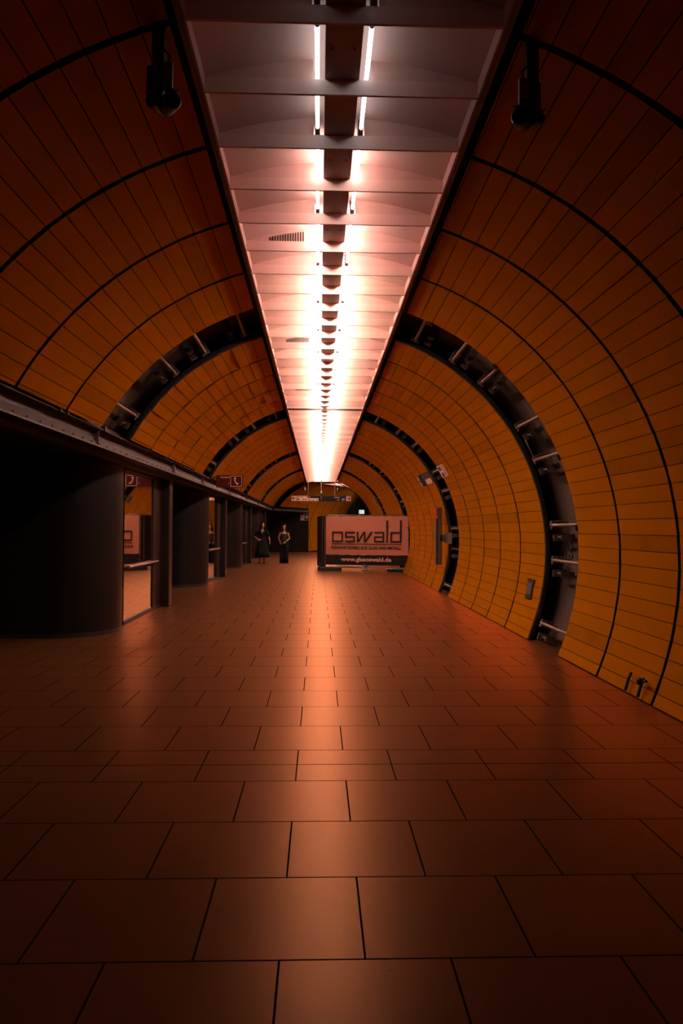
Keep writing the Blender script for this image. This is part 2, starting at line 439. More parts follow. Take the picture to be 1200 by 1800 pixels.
# ------------------------------------------------------------------ ceiling strip
ceil = struct('ceiling')
Y0C = -5.0
def vault_z(x, c=SC, hw=(SX1 - SX0) / 2):
    t = (x - c) / hw; return 4.160 + .125 * (1 - t * t)
def strip(mbs, y0, y1, xf=xf_id, parent=ceil):
    n = 24; v = MB(); vs = []
    for yy in (y0, y1):
        for i in range(n + 1):
            x = SX0 + (SX1 - SX0) * i / n; vs.append(xf(Vector((x, yy, vault_z(x)))))
        for i in range(n + 1):
            x = SX0 + (SX1 - SX0) * i / n; vs.append(xf(Vector((x, yy, vault_z(x) + .02))))
    w = 2 * (n + 1); fs = []
    for i in range(n):
        fs += [(i, i + 1, w + i + 1, w + i), (n + 1 + i, w + n + 1 + i, w + n + 2 + i, n + 2 + i)]
    v.add(vs, fs); v.build('vault', M['vault'], parent, smooth=True)
    for sx, sg in ((SX0, -1), (SX1, 1)):
        l = MB(); x0, x1 = sorted((sx, sx + sg * .012))
        l.hexa([xf(Vector(p)) for p in [(x0, y0, ZB + .004), (x1, y0, ZB + .004), (x1, y1, ZB + .004), (x0, y1, ZB + .004), (x0, y0, 4.19), (x1, y0, 4.19), (x1, y1, 4.19), (x0, y1, 4.19)]])
        l.build('side_lip', M['vault'], parent)
        l = MB(); x0, x1 = sorted((sx + sg * .010, sx + sg * .045))
        l.hexa([xf(Vector(p)) for p in [(x0, y0, ZB - .004), (x1, y0, ZB - .004), (x1, y1, ZB - .004), (x0, y1, ZB - .004), (x0, y0, 4.20), (x1, y0, 4.20), (x1, y1, 4.20), (x0, y1, 4.20)]])
        l.build('edge_frame', M['brownframe'], parent)
    s = MB()
    s.hexa([xf(Vector(p)) for p in [(SC - .101, y0, 4.1545), (SC + .101, y0, 4.1545), (SC + .101, y1, 4.1545), (SC - .101, y1, 4.1545), (SC - .101, y0, 4.29), (SC + .101, y0, 4.29), (SC + .101, y1, 4.29), (SC - .101, y1, 4.29)]])
    s.build('lamp_channel', M['spine'], parent)
strip(None, Y0C, YEND)

def bar(yb, parent=ceil, xf=xf_id, vent=False):
    b = MB(); b.hexa([xf(Vector(p)) for p in [(SX0, yb, ZB), (SX1, yb, ZB), (SX1, yb + .017, ZB), (SX0, yb + .017, ZB), (SX0, yb, 4.154), (SX1, yb, 4.154), (SX1, yb + .017, 4.154), (SX0, yb + .017, 4.154)]])
    o = b.build('cross_bar', [M['bar']], parent)
    f = MB()
    for xa, xb in ((SX0 + .002, SC - .172), (SC + .172, SX1 - .002)):
        n = 10; vs = []
        for yy in (yb + .014, yb + .024):
            for i in range(n + 1):
                x = xa + (xb - xa) * i / n; vs.append(xf(Vector((x, yy, 4.150))))
            for i in range(n + 1):
                x = xa + (xb - xa) * i / n; vs.append(xf(Vector((x, yy, vault_z(x) + .004))))
        w = 2 * (n + 1); fs = []
        for i in range(n):
            fs += [(i, i + 1, n + 2 + i, n + 1 + i), (w + i, w + n + 1 + i, w + n + 2 + i, w + i + 1), (i, w + i, w + i + 1, i + 1)]
        f.add(vs, fs)
    f.build('arch_fin', M['vault'], o)
    return o
bars = []
for i in range(-10, 62):
    bo = bar(B0 + BS * i); bars.append(bo)
    if i in (5, 11, 17):
        vm = MB()
        xa = {5: -.47, 11: -.475, 17: -.46}[i]
        for k in range(14):
            x = xa + k * .0235
            vm.box(x, x + .011, B0 + BS * i + .008, B0 + BS * i + .0135, 4.156, vault_z(x) - .022)
        vm.build('vent_slots', M['black'], bo)
    if i >= -2 and i % 2 == 0:
        for sx in (-1, 1):
            h = MB(); x = SC + sx * .146; yb = B0 + BS * i
            h.box(x - .016, x + .016, yb + .02, yb + .165, 4.162, 4.27)
            h.cyl((x, yb + .13, 4.184), (x, yb + .172, 4.184), .019, n=12)
            h.build('lamp_holder', M['dark'], ceil, bevel=.003)
    if i % 2 == 1 and i < 14:
        sc = MB()
        for dx in (-.06, .06):
            sc.cyl((SC + dx, B0 + BS * i - .28, 4.158), (SC + dx, B0 + BS * i - .28, 4.151), .008, n=10)
        sc.build('channel_screws', M['dark'], ceil)
# expansion joint across the strip
jb = MB().box(SX0, SX1, 15.80, 15.83, ZB - .004, ZB + .03)
for dx in (-.17, -.13, .13, .17): jb.box(SC + dx - .012, SC + dx + .012, 15.74, 15.80, ZB - .02, ZB + .03)
jb.build('expansion_joint', M['dark'], ceil)

# fluorescent tubes: two rows, each tube spans two bays
ORD = 'nearest second third fourth fifth sixth seventh eighth ninth tenth eleventh twelfth thirteenth fourteenth fifteenth sixteenth seventeenth eighteenth nineteenth twentieth'.split()
ORD += ['twenty-' + w for w in 'first second third fourth fifth sixth seventh eighth ninth'.split()] + ['thirtieth'] + ['thirty-' + w for w in 'first second third fourth fifth'.split()]
def make_tube(length):
    t = MB(); t.cyl((0, 0, 0), (0, length, 0), .013, n=14)
    me = t.build('tmp', M['dark']); m = me.data; bpy.data.objects.remove(me)
    c = MB(); c.cyl((0, -.002, 0), (0, .018, 0), .0138, n=14)
    ce = c.build('tmp2', M['grey_metal']); cm = ce.data; bpy.data.objects.remove(ce)
    return m, cm
TL = 2 * BS - .20
tm, cm = make_tube(TL)
tm.polygons.foreach_set('use_smooth', [True] * len(tm.polygons))
j = 0
for i in range(-2, 62, 2):
    yb = B0 + BS * i + .175
    if yb + TL > YEND: break
    mt = tube_mat(j)
    if mt.name not in [x.name for x in tm.materials if x]:
        tmj = tm.copy(); tmj.materials.clear(); tmj.materials.append(mt)
        cur = tmj
    elif j: cur = cur
    if j < len(TUBE_L): last = cur
    for sx, side in ((-1, 'left'), (1, 'right')):
        o = bpy.data.objects.new('fluorescent_tube', last); COL.objects.link(o); o.location = (SC + sx * .146, yb, 4.184)
        for ey in (0, TL - .016):
            e = bpy.data.objects.new('end_cap', cm); COL.objects.link(e); e.parent = o; e.location = (0, ey, 0)
        if j == 0: lb = 'dim pale tube of the %s lamp row, cut by the top frame edge' % side
        elif j == 1: lb = 'pale blue-white tube of the %s row, second from the camera' % side
        else: lb = '%s bright fluorescent tube of the %s ceiling row, %s from the camera' % ('pinkish' if j < 6 else 'glaring', side, ORD[j])
        tag(o, lb, 'light tube', 'fluorescent tubes along the ceiling strip')
    j += 1

# ------------------------------------------------------------------ left side: beam, columns, doors
XW = -3.0
beam = struct('trim_7')
def lintel(x, y0, y1, parent, xf=xf_id, bolts=True, seams=()):
    def bx(n, m, a, b, c, d, z0, z1, **k):
        mb = MB(); mb.hexa([xf(Vector(p)) for p in [(a, c, z0), (b, c, z0), (b, d, z0), (a, d, z0), (a, c, z1), (b, c, z1), (b, d, z1), (a, d, z1)]]); return mb.build(n, m, parent, **k)
    bx('beam_web', M['steel'], x - .13, x - .06, y0, y1, 2.54, 2.74)
    bx('top_flange', M['steel'], x - .12, x + .035, y0, y1, 2.648, 2.662)
    mb = MB()      # sloped bottom flange
    mb.hexa([xf(Vector(p)) for p in [(x - .13, y0, 2.535), (x, y0, 2.458), (x, y1, 2.458), (x - .13, y1, 2.535), (x - .13, y0, 2.56), (x - .06, y0, 2.56), (x - .06, y1, 2.56), (x - .13, y1, 2.56)]])
    mb.build('sloped_flange', M['steel_light'], parent)
    bx('flange_lip', M['steel_light'], x - .012, x + .004, y0, y1, 2.448, 2.462)
    bx('beam_soffit', M['steel'], x - .20, x - .01, y0, y1, 2.452, 2.475)
    bx('inner_beam', M['steel'], x - .30, x - .20, y0, y1, 2.40, 2.50)
    if bolts:
        b = MB(); yy = y0 + .1
        while yy < y1:
            b.cyl(xf(Vector((x - .008, yy, 2.482))), xf(Vector((x + .004, yy, 2.490))), .009, n=8); yy += .307
        b.build('bolts', M['dark'], parent)
    for ys in seams:
        bx('seam_plate', M['rod'], x - .055, x + .006, ys, ys + .012, 2.455, 2.64)
lintel(-2.60, -5.5, Y_T1 + .6, beam, seams=(5.9, 8.66, 13.2, 16.5, 21.5, 26.5, 31.5, 36.5))
# brackets between beam and panels
for yy in (4.9, 5.02, 7.25, 7.45, 8.75, 11.1, 12.3, 13.5, 14.7, 15.0, 18.3, 19.6, 20.8, 22.0):
    MB().box(-2.60, -2.545, yy, yy + .05, 2.64, 2.70).build('hanger_clip', M['greybox'], beam)
soff = MB().box(-5.6, -2.85, -5.5, 46, 2.475, 2.62).build('ceiling_left', M['dark'], kind='structure'); soff.name = 'ceiling.001'
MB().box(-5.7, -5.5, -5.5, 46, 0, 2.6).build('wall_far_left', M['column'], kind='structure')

def pylon(idx, yc, r=.74):
    poly = []
    cx = -3.60
    for k in range(25):
        a = -PI / 2 + PI * k / 24; poly.append((cx + r * math.cos(a), yc + r * math.sin(a)))
    poly += [(-5.49, yc + r), (-5.49, yc - r)]
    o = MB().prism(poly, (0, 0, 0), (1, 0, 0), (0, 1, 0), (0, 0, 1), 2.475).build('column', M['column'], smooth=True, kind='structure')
    c = MB().prism([(cx + (a - cx) * 1.004, yc + (b - yc) * 1.006) for a, b in poly], (0, 0, 2.36), (1, 0, 0), (0, 1, 0), (0, 0, 1), .012).build('ring_joint', M['dark'], o, smooth=True)
    c = MB().prism([(cx + (a - cx) * 1.006, yc + (b - yc) * 1.008) for a, b in poly], (0, 0, 0), (1, 0, 0), (0, 1, 0), (0, 0, 1), .06).build('plinth', M['dark'], o, smooth=True)
for k, yc in enumerate((2.25, 10.68, 19.08, 27.45, 35.85)): pylon(k, yc)

def door_unit(idx, y):     # y = front of the post
    d = struct('door_%d' % idx, (XW, y, 0))
    MB().box(XW - .012, XW, y - 2.55, y - .63, .055, 2.44).build('glass_pane', M['mirror'], d)
    MB().box(XW - .05, XW + .02, y - 2.6, y + .02, 0, .05).build('floor_track', M['dark'], d)
    MB().box(XW - .03, XW + .015, y - .64, y - .02, 0, 2.46).build('dark_leaf', M['post'], d, bevel=.004)
    MB().box(XW - .06, XW + .02, y - 2.6, y, 2.38, 2.48).build('head_rail', M['dark'], d)
    p = MB().box(XW - .10, -2.825, y, y + .30, 0, 2.478).build('post', M['post'], d, bevel=.02)
    MB().box(XW - .5, XW - .1, y + .1, y + .2, 0, 2.478).build('return_panel', M['post'], d)
    MB().box(XW + .016, XW + .019, y - .35, y - .28, 1.02, 1.16).build('door_button', M['red_dark'], d)
    r = MB().cyl((XW + .055, y - 2.45, .878), (XW + .055, y - .42, .878), .021, n=14)
    for yy in (y - 2.2, y - .52): r.cyl((XW - .0, yy, .878), (XW + .055, yy, .878), .009, n=8)
    h = r.build('handrail', M['bright_steel'], d, smooth=True)
for k, yp in enumerate((5.5, 13.93, 22.3, 30.65, 39.0)): door_unit(k + 1, yp)
# dark plate on the floor by the second door
tag(MB().box(-3.0, -2.78, 21.15, 21.7, 0, .012).build('floor_plate', M['rubber'], bevel=.003), 'flat black plate lying on the floor beside the second glass door', 'floor plate')

# back wall behind the camera
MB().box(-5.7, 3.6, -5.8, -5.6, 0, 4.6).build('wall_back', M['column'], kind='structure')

# ------------------------------------------------------------------ bend: second tunnel
HD = R_(27.0); OX, OY = .42, 41.25
def xf2(p):
    x, s, z = p[0] - CX, p[1], p[2]
    return Vector((OX + x * math.cos(HD) + s * math.sin(HD), OY - x * math.sin(HD) + s * math.cos(HD), z))
NB = 7
w2l, w2r = MB(), MB()
SH, CH = math.sin(HD), math.cos(HD)
def s_at_y(Y, x): return (Y - OY + x * SH) / CH           # path length where a line x off the axis reaches Y
def s_at_x(X, x): return (X - OX - x * CH) / SH
for k in range(-2, NB):
    y0, y1 = k * PITCH, (k + 1) * PITCH
    al = [16.7 + DA * i for i in range(0, 34)]
    for i in range(len(al) - 1):
        if al[i + 1] > 113.8: continue
        x = -RAD * math.sin(R_(al[i + 1])); st = s_at_y(Y_T1 + .03, x)
        if al[i + 1] > 61.5: st = max(s_at_x(-.68, -RAD * math.sin(R_(al[i]))), s_at_x(-.68, x))
        a0_ = max(y0, st)
        if y1 - a0_ > .08: panel(w2l, al[i], al[i + 1], -1, a0_, y1, .002, xf2, pick())
    for i in range(len(ang_r) - 1):
        st = s_at_y(Y_T1 + .03, RAD * math.sin(R_(ang_r[i + 1]))); a0_ = max(y0, st)
        if y1 - a0_ > .08: panel(w2r, ang_r[i], ang_r[i + 1], 1, a0_, y1, .002, xf2, pick())
w2l.build('panel_bay', PM, wall_l); w2r.build('panel_bay', PM, wall_r)
tube_shell('trim_8', M['black'], -.2, NB * PITCH + 3.2, 3.06, -61.5, 60, 60, xf=xf2, kind='structure')
tube_shell('trim_8', M['black'], 4.1, NB * PITCH + 3.2, 3.06, -116, -61.5, 30, xf=xf2, kind='structure')
tube_shell('trim_8', M['black'], 3.0, NB * PITCH + 3.2, 3.06, 60, 114.5, 30, xf=xf2, kind='structure')
p0 = [xf2(Vector((x, NB * PITCH + 3.1, z))) for x, z in ((-3.4, 0), (3.6, 0), (3.6, 4.8), (-3.4, 4.8))]
p1 = [xf2(Vector((x, NB * PITCH + 3.3, z))) for x, z in ((-3.4, 0), (3.6, 0), (3.6, 4.8), (-3.4, 4.8))]
MB().hexa([p0[0], p0[1], p1[1], p1[0], p0[3], p0[2], p1[2], p1[3]]).build('wall_end', M['column'], kind='structure')
# dark mouth after the last ring
tube_shell('trim_9', M['black'], NB * PITCH + .03, NB * PITCH + 3.1, 3.02, -116, 114.5, 84, xf=xf2, kind='structure')
strip(None, .75, NB * PITCH, xf=xf2)
for i in range(1, 14): bar(.75 + BS * i - .3, xf=xf2)
j = 0
for s0 in (1.3, 2.55, 3.8, 5.05, 6.3):
    for sx, side in ((-1, 'left'), (1, 'right')):
        o = bpy.data.objects.new('fluorescent_tube', last); COL.objects.link(o)
        o.location = xf2(Vector((SC + sx * .146, s0, 4.184))); o.rotation_euler = (0, 0, -HD)
        tag(o, '%s tube of the %s lamp row in the ceiling beyond the bend' % (ORD[j] if j else 'first', side), 'light tube', 'tubes beyond the bend')
    j += 1
# black end wall under the beam
MB().box(-5.6, -.62, 45.0, 45.2, 0, 2.50).build('wall_front', M['column'], kind='structure')
bm2 = struct('trim_10')
def xf3(p):
    a = Vector((-2.42, 41.9, 0)); d = Vector((.50, .866, 0)).normalized(); n = Vector((d.y, -d.x, 0))
    return a + d * p[1] + n * (p[0] + 2.6) + Vector((0, 0, p[2]))
lintel(-2.60, -.3, 3.55, bm2, xf=xf3, seams=(.6, 1.5, 2.4))
sf = MB().prism([(-5.6, 41.5), (-2.5, 41.5), (-.62, 45.1), (-5.6, 45.1)], (0, 0, 2.476), (1, 0, 0), (0, 1, 0), (0, 0, 1), .1).build('ceiling.002', M['dark'], kind='structure')
# low black base line of the wall past the end wall
MB().box(-.62, .9, 45.02, 45.06, 0, .05).build('baseboard_front', M['dark'], kind='structure')

# ------------------------------------------------------------------ signs
def text_plane(y): return (1, 0, 0), (0, 0, 1)
# emergency phone sign
ph = empty('emergency_phone_sign', (-1.99, 16.3, 2.39))
x0, x1, z0, z1 = -2.285, -1.690, 2.392, 2.668
MB().box(x0, x1, 16.30, 16.345, z0, z1).build('panel', M['red_dark'], ph, bevel=.004)
def px(u): return x0 + (u - 105) / 935 * (x1 - x0)
def pz(v): return z1 - (v - 185) / 455 * (z1 - z0)
fr = MB(); e = 16.297
for a, b, c, d in ((600, 1000, 215, 235), (600, 1000, 590, 610), (600, 618, 215, 610), (982, 1000, 215, 610)):
    fr.box(px(a), px(b), e, 16.301, pz(d), pz(c))
fr.build('white_outline', M['bright_face'], ph)
hs = [(720, 280), (760, 262), (795, 290), (790, 335), (768, 350), (775, 400), (805, 450), (828, 478), (860, 462), (880, 500), (868, 532), (825, 535), (795, 505), (762, 455), (738, 395), (733, 345), (718, 320)]
MB().prism([(px(a), pz(b)) for a, b in hs], (0, 16.297, 0), (1, 0, 0), (0, 0, 1), (0, 1, 0), .004).build('handset_symbol', M['bright_face'], ph)
lettering('Notruf', 'lettering', M['bright_face'], ph, (px(262), 16.298, pz(298)), (1, 0, 0), (0, 0, 1), width=px(578) - px(262), height=pz(222) - pz(298), bold=.02)
MB().sweep([(px(575), 16.298, pz(462)), (px(535), 16.298, pz(485)), (px(520), 16.298, pz(510)), (px(540), 16.298, pz(532))], [.004] * 4, 6).build('small_arrow', M['pink_white'], ph)
MB().box(-2.36, x0 + .02, 16.31, 16.335, 2.60, 2.63).build('bracket', M['dark'], ph)
tag(ph, 'dark red emergency phone sign with white handset, on the steel beam', 'sign')

# hanging direction sign
YS = 39.4
hg = empty('hanging_direction_sign', (.1, YS, 2.95))
hx0, hx1, hz0, hz1 = -1.49, 1.745, 2.945, 3.235
def sx_(u): return hx0 + (u - 68) / (1118 - 68) * (hx1 - hx0)
def sz_(v): return hz1 - (v - 325) / (418 - 325) * (hz1 - hz0)
MB().box(hx0, hx1, YS, YS + .1, hz0, hz1).build('sign_box', M['sign_black'], hg, bevel=.005)
yf = YS - .003
def plate(u0, u1, v0, v1, m, n='white_field', dy=0): return MB().box(sx_(u0), sx_(u1), yf - dy, YS + .001, sz_(v1), sz_(v0)).build(n, m, hg)
plate(70, 350, 328, 416, M['pink_white']); plate(350, 545, 370, 416, M['pink_white']); plate(1028, 1116, 332, 414, M['pink_white'])
plate(935, 1020, 332, 414, M['blue'], 'blue_field'); plate(362, 398, 334, 362, M['red'], 'red_field')
def arrow(u, v, l, sg, m, n, y):
    a = MB(); c = sx_(u); z = sz_(v); k = sg
    t = .016
    a.prism([(c - l, z - t), (c + l, z - t), (c + l, z + t), (c - l, z + t)], (0, y, 0), (1, 0, 0), (0, 0, 1), (0, 1, 0), .003)
    tip = c + k * l
    a.prism([(tip, z), (tip - k * .09, z + .085), (tip - k * .12, z + .062), (tip - k * .045, z), (tip - k * .12, z - .062), (tip - k * .09, z - .085)], (0, y, 0), (1, 0, 0), (0, 0, 1), (0, 1, 0), .003)
    return a.build(n, m, hg)
arrow(115, 370, .12, -1, M['text_dark'], 'arrow', yf - .004); arrow(1075, 374, .11, 1, M['text_dark'], 'arrow', yf - .004)
MB().box(sx_(162), sx_(166), yf - .002, YS, hz0 + .01, hz1 - .01).build('divider', M['text_dark'], hg)
UX, UZ = (1, 0, 0), (0, 0, 1)
def ht(t, u0, u1, v, h, m=M['text_dark']):
    lettering(t, 'lettering', m, hg, (sx_(u0), yf - .005, sz_(v)), UX, UZ, width=sx_(u1) - sx_(u0), height=h, bold=.02)
ht('Ausgang 1-4', 172, 342, 354, .07); ht('Marienpl. Tal', 362, 535, 406, .075)
ht('Aufzug', 822, 918, 362, .075, M['pink_white']); ht('Lift', 872, 914, 402, .05, M['pink_white'])
plate(172, 204, 372, 402, M['text_dark'], 'pictogram', .002)
for u in (288, 325):
    MB().cyl((sx_(u), yf - .004, sz_(388)), (sx_(u), YS, sz_(388)), .042, n=16).build('round_pictogram', M['greybox'], hg, smooth=True)
lp = MB()
for u in (962, 978, 994):
    lp.ball((sx_(u), yf - .004, sz_(376)), .014, .005, .014, 8, 6); lp.box(sx_(u) - .017, sx_(u) + .017, yf - .006, YS, sz_(402), sz_(382))
lp.build('lift_pictogram', M['pink_white'], hg)
for u in (365, 830):
    MB().cyl((sx_(u), YS + .05, hz1 - .01), (sx_(u), YS + .05, 4.08), .018, n=12).build('hanging_rod', M['bright_steel'], hg, smooth=True)
tag(hg, 'long black hanging sign with left and right arrows and a blue lift field', 'sign')

# dome camera on a pole in front of the hanging sign
dc = empty('dome_camera', (.12, 38.6, 3.0))
MB().cyl((.125, 38.6, 3.42), (.125, 38.6, 4.07), .024, n=14).build('pole', M['bright_steel'], dc, smooth=True)
MB().cyl((.125, 38.6, 2.98), (.125, 38.6, 3.24), .016, n=12).build('lower_pole', M['bright_steel'], dc, smooth=True)
MB().ball((.125, 38.6, 3.40), .052, .052, .045).build('cap', M['pink_white'], dc, smooth=True)
MB().cyl((.125, 38.6, 3.28), (.125, 38.6, 3.36), .105, .07, n=20).build('housing', M['dark'], dc, smooth=True)
MB().ball((.125, 38.6, 3.28), .085, .085, .06).build('dome', M['lens'], dc, smooth=True)
tag(dc, 'dome camera on a steel pole, in front of the hanging direction sign', 'camera')

# two pendant loudspeakers
for X, side in ((-.80, 'left'), (1.06, 'right')):
    s = empty('pendant_loudspeaker', (X, 40.2, 3.5))
    MB().cyl((X, 40.2, 3.72), (X, 40.2, 4.10), .012, n=8).build('rod', M['dark'], s)
    MB().sweep([(X, 40.2, 3.74), (X, 40.2, 3.70), (X, 40.2, 3.56), (X, 40.2, 3.52)], [.025, .055, .085, .06], 16).build('housing', M['dark'], s, smooth=True)
    MB().cyl((X, 40.2, 3.505), (X, 40.2, 3.525), .052, n=14).build('rim', M['speaker_red'], s, smooth=True)
    tag(s, 'small black pendant fixture hanging %s of the direction sign' % side, 'loudspeaker', 'pendants at the end of the ceiling strip')

# emergency exit sign on the end wall
ex = empty('emergency_exit_sign', (-.87, 44.95, 1.95))
MB().box(-1.15, -.605, 44.93, 44.998, 1.95, 2.365).build('sign_plate', M['sign_black'], ex, bevel=.005)
MB().box(-1.135, -.895, 44.925, 44.932, 1.965, 2.35).build('white_field', M['bright_face'], ex)
o_ = MB()
for a, b, c, d in ((-1.15, -.605, 2.35, 2.365), (-1.15, -.605, 1.95, 1.965), (-.62, -.605, 1.95, 2.365), (-.895, -.882, 1.95, 2.365)): o_.box(a, b, 44.924, 44.932, c, d)
o_.build('outline', M['bright_face'], ex)
rm = MB(); P = lambda l: rm.prism([(-1.135 + a * .24, 1.965 + b * .385) for a, b in l], (0, 44.921, 0), UX, UZ, (0, 1, 0), .004)
P([(.05, .04), (.13, .04), (.13, .96), (.05, .96)]); P([(.05, .88), (.9, .88), (.9, .96), (.05, .96)]); P([(.82, .04), (.9, .04), (.9, .96), (.82, .96)])
P([(.42, .72), (.52, .68), (.60, .74), (.58, .84), (.48, .85)])
P([(.38, .42), (.58, .42), (.56, .68), (.36, .66)]); P([(.40, .46), (.50, .44), (.34, .08), (.24, .12)]); P([(.50, .46), (.60, .42), (.72, .24), (.66, .06), (.58, .10), (.61, .24)])
P([(.36, .66), (.40, .58), (.22, .46), (.18, .54)]); P([(.56, .66), (.56, .56), (.74, .52), (.76, .60)])
rm.build('running_figure', M['text_dark'], ex)
ar = MB(); q = lambda l: ar.prism([(-.885 + a * .27, 1.965 + b * .385) for a, b in l], (0, 44.925, 0), UX, UZ, (0, 1, 0), .006)
q([(.12, .43), (.62, .43), (.62, .57), (.12, .57)]); q([(.88, .5), (.52, .86), (.34, .86), (.62, .5), (.34, .14), (.52, .14)])
ar.build('arrow', M['bright_face'], ex)
tag(ex, 'black and white emergency exit sign with running figure and right arrow', 'sign')

# lit exit sign in the dark mouth
le = empty('lit_exit_sign', (2.93, 50.2, 2.47))
MB().box(2.77, 3.13, 50.2, 50.29, 2.49, 2.745).build('lit_box', M['exit_lit'], le, bevel=.004)
g = MB(); g.box(2.81, 2.85, 50.195, 50.2, 2.53, 2.70); g.box(2.90, 2.97, 50.195, 50.2, 2.56, 2.60); g.box(2.90, 2.97, 50.195, 50.2, 2.64, 2.68); g.prism([(3.02, 2.68), (3.10, 2.615), (3.02, 2.55)], (0, 50.195, 0), UX, UZ, (0, 1, 0), .005)
g.build('pictogram', M['exit_mark'], le)
MB().cyl((2.95, 50.25, 2.74), (2.95, 50.25, 4.20), .012, n=8).build('rod', M['dark'], le)
tag(le, 'small glowing white exit sign in the dark tunnel mouth above the banner', 'sign')

# flat wayfinding plates on the right wall either side of the second recess
def wall_plate(name, a0, a1, y0, y1, m, parts, lab):
    r = 2.985
    e = empty(name, ring_pt((a0 + a1) / 2, 1, y0, r))
    def q(A0, A1, Y0, Y1, r0, r1, n, mm):
        pts = [ring_pt(A0, 1, Y0, r0), ring_pt(A1, 1, Y0, r0), ring_pt(A1, 1, Y1, r0), ring_pt(A0, 1, Y1, r0), ring_pt(A0, 1, Y0, r1), ring_pt(A1, 1, Y0, r1), ring_pt(A1, 1, Y1, r1), ring_pt(A0, 1, Y1, r1)]
        return MB().hexa(pts).build(n, mm, e)
    q(a0, a1, y0, y1, r, r + .012, 'plate', m)
    for (fa0, fa1, fy0, fy1, mm, n) in parts:
        q(a0 + (a1 - a0) * fa0, a0 + (a1 - a0) * fa1, y0 + (y1 - y0) * fy0, y0 + (y1 - y0) * fy1, r - .004, r + .001, n, mm)
    tag(e, lab, 'sign'); return e
A_ = lambda z: math.degrees(math.acos((z - CZ) / RAD))
wall_plate('wayfinding_plate', A_(2.868), A_(2.62), 15.22, 15.94, M['pink_white'],
           [(.12, .42, .50, .92, M['greybox'], 'printed_block'), (.62, .95, .50, .80, M['greybox'], 'printed_block'), (.44, .54, .12, .3, M['text_dark'], 'arrow_mark'), (.1, .38, .22, .28, M['text_dark'], 'printed_line'), (.62, .9, .2, .26, M['text_dark'], 'printed_line')],
           'pinkish white direction plate on the near side of the second wall recess')
wall_plate('wayfinding_plate', A_(2.868), A_(2.60), 17.30, 19.15, M['sign_black'],
           [(.02, .44, .90, .995, M['pink_white'], 'white_strip'), (.56, .98, .90, .995, M['pink_white'], 'white_strip'), (.52, .98, .03, .50, M['pink_white'], 'white_field'), (.0, .48, .0, .52, M['greybox'], 'grey_field'), (.6, .9, .1, .36, M['greybox'], 'printed_block'), (.06, .5, .62, .68, M['blue'], 'blue_strip'), (.1, .4, .52, .58, M['red'], 'red_mark')],
           'dark direction plate with white end strips, far side of the second wall recess')
wall_plate('wayfinding_plate', A_(2.90), A_(2.62), 33.4, 34.2, M['greybox'],
           [(.0, 1.0, .88, .98, M['pink_white'], 'white_strip'), (.1, .8, .1, .5, M['text_dark'], 'printed_block')],
           'small distant direction plate with white edge by the fourth wall recess')

# emergency pillar at the second recess
pl = empty('emergency_pillar', (2.85, 17.2, .62))
MB().box(2.775, 2.905, 17.10, 17.42, .65, 2.0).build('body', M['grey_metal'], pl, bevel=.015)
MB().box(2.765, 2.832, 17.085, 17.40, 1.735, 1.995).build('red_panel', M['red'], pl, bevel=.006)
MB().box(2.762, 2.790, 17.088, 17.10, .66, 1.73).build('edge_strip', M['dark'], pl)
MB().box(2.768, 2.786, 17.078, 17.086, 1.755, 1.80).build('white_mark', M['bright_face'], pl)
MB().box(2.764, 2.80, 17.080, 17.092, .83, .93).build('red_mark', M['red'], pl)
MB().obox((2.99, 16.75, 1.28), (1, -.1, 0), (0, 1, 0), (0, 0, 1), .01, .42, .125).build('bracket_plate', M['greybox'], pl)
MB().box(2.86, 3.0, 17.1, 17.2, 1.2, 1.36).build('bracket_arm', M['greybox'], pl)
tag(pl, 'tall grey emergency pillar with red top on the right wall', 'emergency point')

# hatch plate on the right wall
hp = empty('wall_hatch', (3.03, 10.35, .52))
a0, a1 = A_(.775), A_(.525)
for n, m, r0, da, dy in (('frame', M['dark'], 2.982, 0, 0), ('cover', M['greybox'], 2.976, .9, .04)):
    A0, A1, Y0, Y1 = a0 + da, a1 - da, 10.22 + dy, 10.48 - dy
    MB().hexa([ring_pt(A0, 1, Y0, r0), ring_pt(A1, 1, Y0, r0), ring_pt(A1, 1, Y1, r0), ring_pt(A0, 1, Y1, r0), ring_pt(A0, 1, Y0, r0 + .014), ring_pt(A1, 1, Y0, r0 + .014), ring_pt(A1, 1, Y1, r0 + .014), ring_pt(A0, 1, Y1, r0 + .014)]).build(n, m, hp)
for da in (-.5, .2):
    A0 = a0 if da < 0 else a1; MB().hexa([ring_pt(A0 - .3, 1, 10.19, 2.978), ring_pt(A0 + .3, 1, 10.19, 2.978), ring_pt(A0 + .3, 1, 10.51, 2.978), ring_pt(A0 - .3, 1, 10.51, 2.978), ring_pt(A0 - .3, 1, 10.19, 2.99), ring_pt(A0 + .3, 1, 10.19, 2.99), ring_pt(A0 + .3, 1, 10.51, 2.99), ring_pt(A0 - .3, 1, 10.51, 2.99)]).build('clip', M['dark'], hp)
tag(hp, 'small black framed hatch low on the orange right wall', 'hatch')

